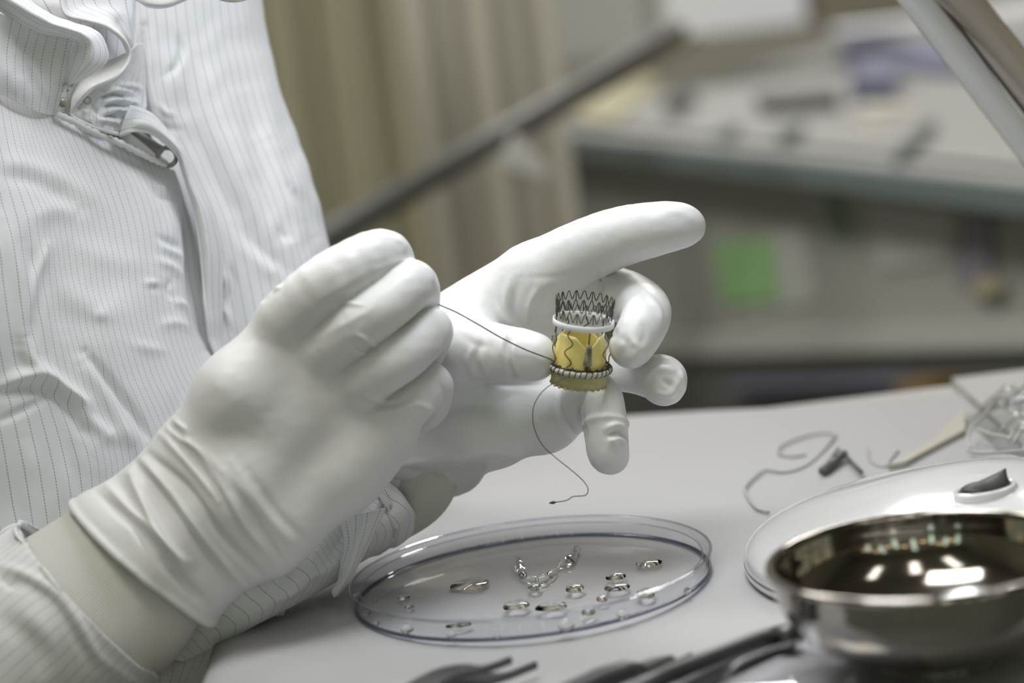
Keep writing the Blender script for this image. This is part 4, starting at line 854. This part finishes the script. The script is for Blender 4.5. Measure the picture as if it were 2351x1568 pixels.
# rocker switch in an oval bezel on the dome
def dome_at(px, py):
    z = .03
    for _ in range(8):
        p = T(px, py, z); z = float(np.interp(math.hypot(p.x-lc.x, p.y-lc.y), pf[::-1, 0], pf[::-1, 1]))
    return T(px, py, z)
sc_ = dome_at(2262, 1127)
bz = MB(); sd = (T(2312, 1112, .030)-T(2212, 1142, .030)); sL = sd.length/2; sd.normalize(); sn = Vector((-sd.y, sd.x, 0))
def ovl(a, b, z, n=40): return [sc_+sd*(a*math.cos(t))+sn*(b*math.sin(t))+Vector((0, 0, z)) for t in [2*math.pi*i/n for i in range(n)]]
rings = [ovl(sL*1.25, .0105, -.004), ovl(sL*1.22, .0100, .0012), ovl(sL*1.12, .0088, .0020), ovl(sL*1.04, .0078, .0008), ovl(sL*1.02, .0076, -.003)]
V = [p for r in rings for p in r]; bz.add(V, [(j*40+i, j*40+(i+1) % 40, (j+1)*40+(i+1) % 40, (j+1)*40+i) for j in range(4) for i in range(40)]); bz.build('switch_bezel', 'lamp', lamp)
sw = MB(); V = []; n = 24
for j in range(9):
    t = -1+2*j/8; wdt = .0072*math.sqrt(max(0, 1-(abs(t)**2.6)))+.0004; top = .0032+.0050*max(0, t)**1.1+.0012*math.sin((t+1)*2.4)
    for k in range(n):
        a = 2*math.pi*k/n; V.append(sc_+sd*(sL*t)+sn*(wdt*math.cos(a))+Vector((0, 0, top*max(0, math.sin(a))-.003*max(0, -math.sin(a)))))
sw.add(V, [(j*n+k, j*n+(k+1) % n, (j+1)*n+(k+1) % n, (j+1)*n+k) for j in range(8) for k in range(n)]+[tuple(range(n))[::-1], tuple(8*n+k for k in range(n))])
sw.build('rocker_switch', 'black', lamp)
# raised socket and upright to the right of the frame, the double arm and the head over the hands
post = Vector((lc.x+.085, lc.y+.02, .025)); elbow = P(2560, 560, 1.20)
MB().lathe([(.030, -.006), (.026, .006), (.018, .014), (.014, .020), (.0001, .020)], post, seg=48).build('socket', 'lamp', lamp)
MB().tube([post, Vector((post.x, post.y, .12)), elbow+Vector((.01, .02, -.02)), elbow], .012, 20).build('upright', 'lamp', lamp)
t0, t1_ = P(2097, -6, 1.13), P(2400, 390, 1.19); dv = (t0-t1_)
MB().tube([elbow, t1_, t0, t0+dv*.9], 34/FP*1.15, 28).build('arm_tube', 'lamp', lamp)
u0, u1 = P(2203, 0, 1.15), P(2420, 262, 1.21)
MB().tube([elbow+Vector((.02, 0, .01)), u1, u0, u0+(u0-u1)*1.5], 46/FP*1.16, 28).build('arm_tube', 'lamp2', lamp)
s0, s1 = P(2146, -10, 1.14), P(2385, 300, 1.19)
MB().tube([s1, s0, s0+(s0-s1)*.9], 5/FP*1.15, 8).build('gap_shade_rod', 'dark', lamp)  # dark rod stands in for the shaded gap between the arm tubes
hc = KEYPOS+Vector((0, 0, .03)); end = t0+dv*.9
MB().tube([end, hc+Vector((.12, 0, .12)), hc+Vector((.10, 0, .02))], .008, 14).build('neck', 'lamp', lamp)
MB().lathe([(.065, -.012), (.072, -.020), (.100, -.020), (.112, -.010), (.112, .012), (.098, .024), (.070, .024), (.064, .012), (.065, -.012)], hc, seg=90).build('lamp_head', 'lamp', lamp)
MB().lathe([(.0001, .003), (.03, .0025), (.064, 0), (.03, -.0025), (.0001, -.003)], hc, seg=60).build('lens', 'lid', lamp)
MB().lathe([(.074, -.0205), (.086, -.024), (.098, -.0205), (.074, -.0205)], hc, seg=80).build('light_ring', 'lampglow', lamp)

# ================================================================== TOOLS at the near edge
def strip(mb, pts, w, th, z0=.004):
    """flat metal strip along table points: (px,py,width mm)"""
    C = [T(px, py, z) for px, py, _, z in pts]; n = len(C); V = []
    for i, p in enumerate(C):
        t = (C[min(i+1, n-1)]-C[max(i-1, 0)]).normalized(); s_ = Vector((0, 0, 1)).cross(t).normalized(); ww = pts[i][2]/2000; hz = Vector((0, 0, th/2))
        V += [p-s_*ww-hz, p+s_*ww-hz, p+s_*ww+hz, p-s_*ww+hz]
    F_ = [(i*4+k, i*4+(k+1) % 4, (i+1)*4+(k+1) % 4, (i+1)*4+k) for i in range(n-1) for k in range(4)]+[(0, 1, 2, 3)[::-1], tuple((n-1)*4+k for k in range(4))]
    return mb.add(V, F_)
def smoothpts(p, n=24): return [tuple(q) for q in spline(p, n)]
tw = thing('tweezers', tuple(T(1050, 1545, .004)), 'broad dark steel tweezers with splayed tips, in front of the clear dish', 'tweezers')
strip(MB(), smoothpts([(1174, 1515, 1.6, .012), (1140, 1528, 1.8, .012), (1105, 1538, 3.0, .012), (1050, 1543, 11, .012), (1000, 1560, 12, .012), (930, 1605, 12, .010), (800, 1720, 8, .008)]), 0, .003).build('tweezer_arm', 'tool', tw, smooth=False, bevel=.0004)
strip(MB(), smoothpts([(1232, 1526, 1.6, .006), (1190, 1543, 1.8, .006), (1155, 1555, 3.0, .006), (1110, 1562, 10, .006), (1060, 1582, 12, .006), (960, 1640, 9, .006), (830, 1750, 8, .006)]), 0, .003).build('tweezer_arm', 'tool', tw, smooth=False, bevel=.0004)
kn = thing('scalpel', tuple(T(1450, 1545, .004)), 'thin pointed dark steel probe lying beside the tweezers', 'probe')
strip(MB(), smoothpts([(1588, 1500, .5, .007), (1560, 1514, 1.4, .007), (1530, 1522, 2.2, .007)], 8), 0, .001).build('blade', 'tool', kn, smooth=False)
MB().tube([T(1545, 1516, .008), T(1500, 1528, .008), T(1470, 1536, .008)], [.0022, .0030, .0024], 10).build('collar', 'dark', kn)
MB().tube([T(1475, 1536, .008), T(1440, 1545, .008), T(1380, 1565, .008), T(1280, 1610, .008), T(1100, 1700, .008)], [.0024, .0048, .0052, .005, .0045], 12).build('handle', 'tool', kn)
kn['label'] = 'thin pointed dark steel probe lying beside the tweezers'; kn.name = 'probe'
hf = thing('needle_holder', tuple(T(1650, 1510, .004)), 'long dark steel needle holder running under the steel bowl', 'needle holder')
MB().tube([T(1812, 1450, .009), T(1740, 1470, .009), T(1640, 1508, .009), T(1540, 1545, .009), T(1380, 1620, .009)], [.0036, .0036, .0034, .0036, .0036], 12).build('shaft', 'tool', hf)
MB().tube([T(1818, 1468, .005), T(1760, 1490, .005), T(1680, 1525, .005), T(1600, 1562, .005), T(1450, 1640, .005)], [.0026, .003, .003, .003, .003], 12).build('shaft', 'tool', hf)
MB().tube([T(1830, 1452, .009), T(1790, 1466, .009)], [.0045, .0045], 12).build('joint', 'tool', hf)
# clear round lid leaning at the bowl's foot
ld = T(1905, 1590, .004); rl = 235/FP*depth_of(ld)
lid = thing('clear_saucer', tuple(ld), 'clear round shallow plastic saucer at the foot of the steel bowl', 'saucer')
MB().lathe([(.0001, .0), (rl-.001, .0), (rl, .0008), (rl, .008)], ld, seg=120).build('saucer_plate', 'lid', lid)
MB().lathe([(rl-.0006, .0085), (rl+.0004, .0090), (rl+.0008, .0080), (rl-.0002, .0075), (rl-.0006, .0085)], ld, seg=120).build('saucer_rim', bpy.data.materials['rim_plastic'], lid)
for k, (a, b) in enumerate((((1800, 1425), (1720, 1520)), ((1760, 1568), (1700, 1600)))):
    pass
# loose grey threads and a needle on the sheet
def tthread(name, pts, r, m, label, cat='thread', n=80, z=.0030):
    W_ = spline([tuple(T(px, py, z)) for px, py in pts], n); o = MB().tube([Vector(p) for p in W_], r, 6).build(name, m); tag(o, label, cat); return o
tthread('loose_thread', [(1765, 1176), (1735, 1165), (1712, 1130), (1715, 1112), (1755, 1080), (1800, 1084), (1845, 1072), (1880, 1045), (1910, 1010), (1915, 996), (1870, 996), (1800, 1020), (1788, 1040), (1820, 1048), (1850, 1044)], .0007, 'grey_thread', 'long looped grey thread lying on the white sheet behind the lamp base')
tthread('loose_thread', [(1990, 1030), (2000, 1060), (2030, 1072), (2045, 1055), (2062, 1034)], .0007, 'grey_thread', 'short V-shaped grey thread on the sheet near its rear corner')
mb = MB(); 
for a, b, r in (((1888, 1082), (1938, 1042), .0022), ((1938, 1042), (1978, 1084), .0010), ((1890, 1078), (1925, 1030), .0008)):
    mb.tube([T(*a, .0055), T(*b, .0062)], r, 8)
o = mb.build('suture_clip', 'dark'); tag(o, 'small dark angled clip on the white sheet between the grey threads', 'clip')
# crumpled clear bag on the grey mat
bc_ = T(2330, 1010, 0); n, k = 60, 60; V = []
for j in range(k+1):
    for i in range(n+1):
        x = (i/n-.5)*.060*1.5; y = (j/k-.5)*.12; r_ = min(1, max(0, 1-((x/.045)**4+(y/.06)**4)))
        z = .003+r_*(.010+.012*abs(float(vnoise(np.array([i*.17+j*.08]), np.array([j*.15-i*.05]), 8)[0]))+.004*math.sin(i*.55+j*.3))
        V.append((bc_.x+x+.03, bc_.y+y, z))
o = mesh_obj('clear_bag', V, [(j*(n+1)+i, j*(n+1)+i+1, (j+1)*(n+1)+i+1, (j+1)*(n+1)+i) for j in range(k) for i in range(n)], 'bag'); tag(o, 'crumpled clear film bag at the rear of the table beside the white sheet', 'bag')
mb = MB()
for q in ([(2228, 1030), (2222, 1000), (2250, 960), (2300, 930), (2380, 915)], [(2222, 1034), (2260, 1040), (2330, 1036), (2400, 1030)], [(2240, 985), (2290, 1000), (2330, 1005)], [(2300, 985), (2330, 962), (2380, 975)], [(2315, 1010), (2338, 975)], [(2328, 1015), (2350, 980)]):
    W_ = spline([tuple(T(a, b, .012)) for a, b in q], 24); mb.tube([Vector(p) for p in W_], .0009, 6)
mb.build('bag_fold', 'greyp', o)
# ---- tidy
for o in bpy.data.objects:
    if '_o' in o: del o['_o']
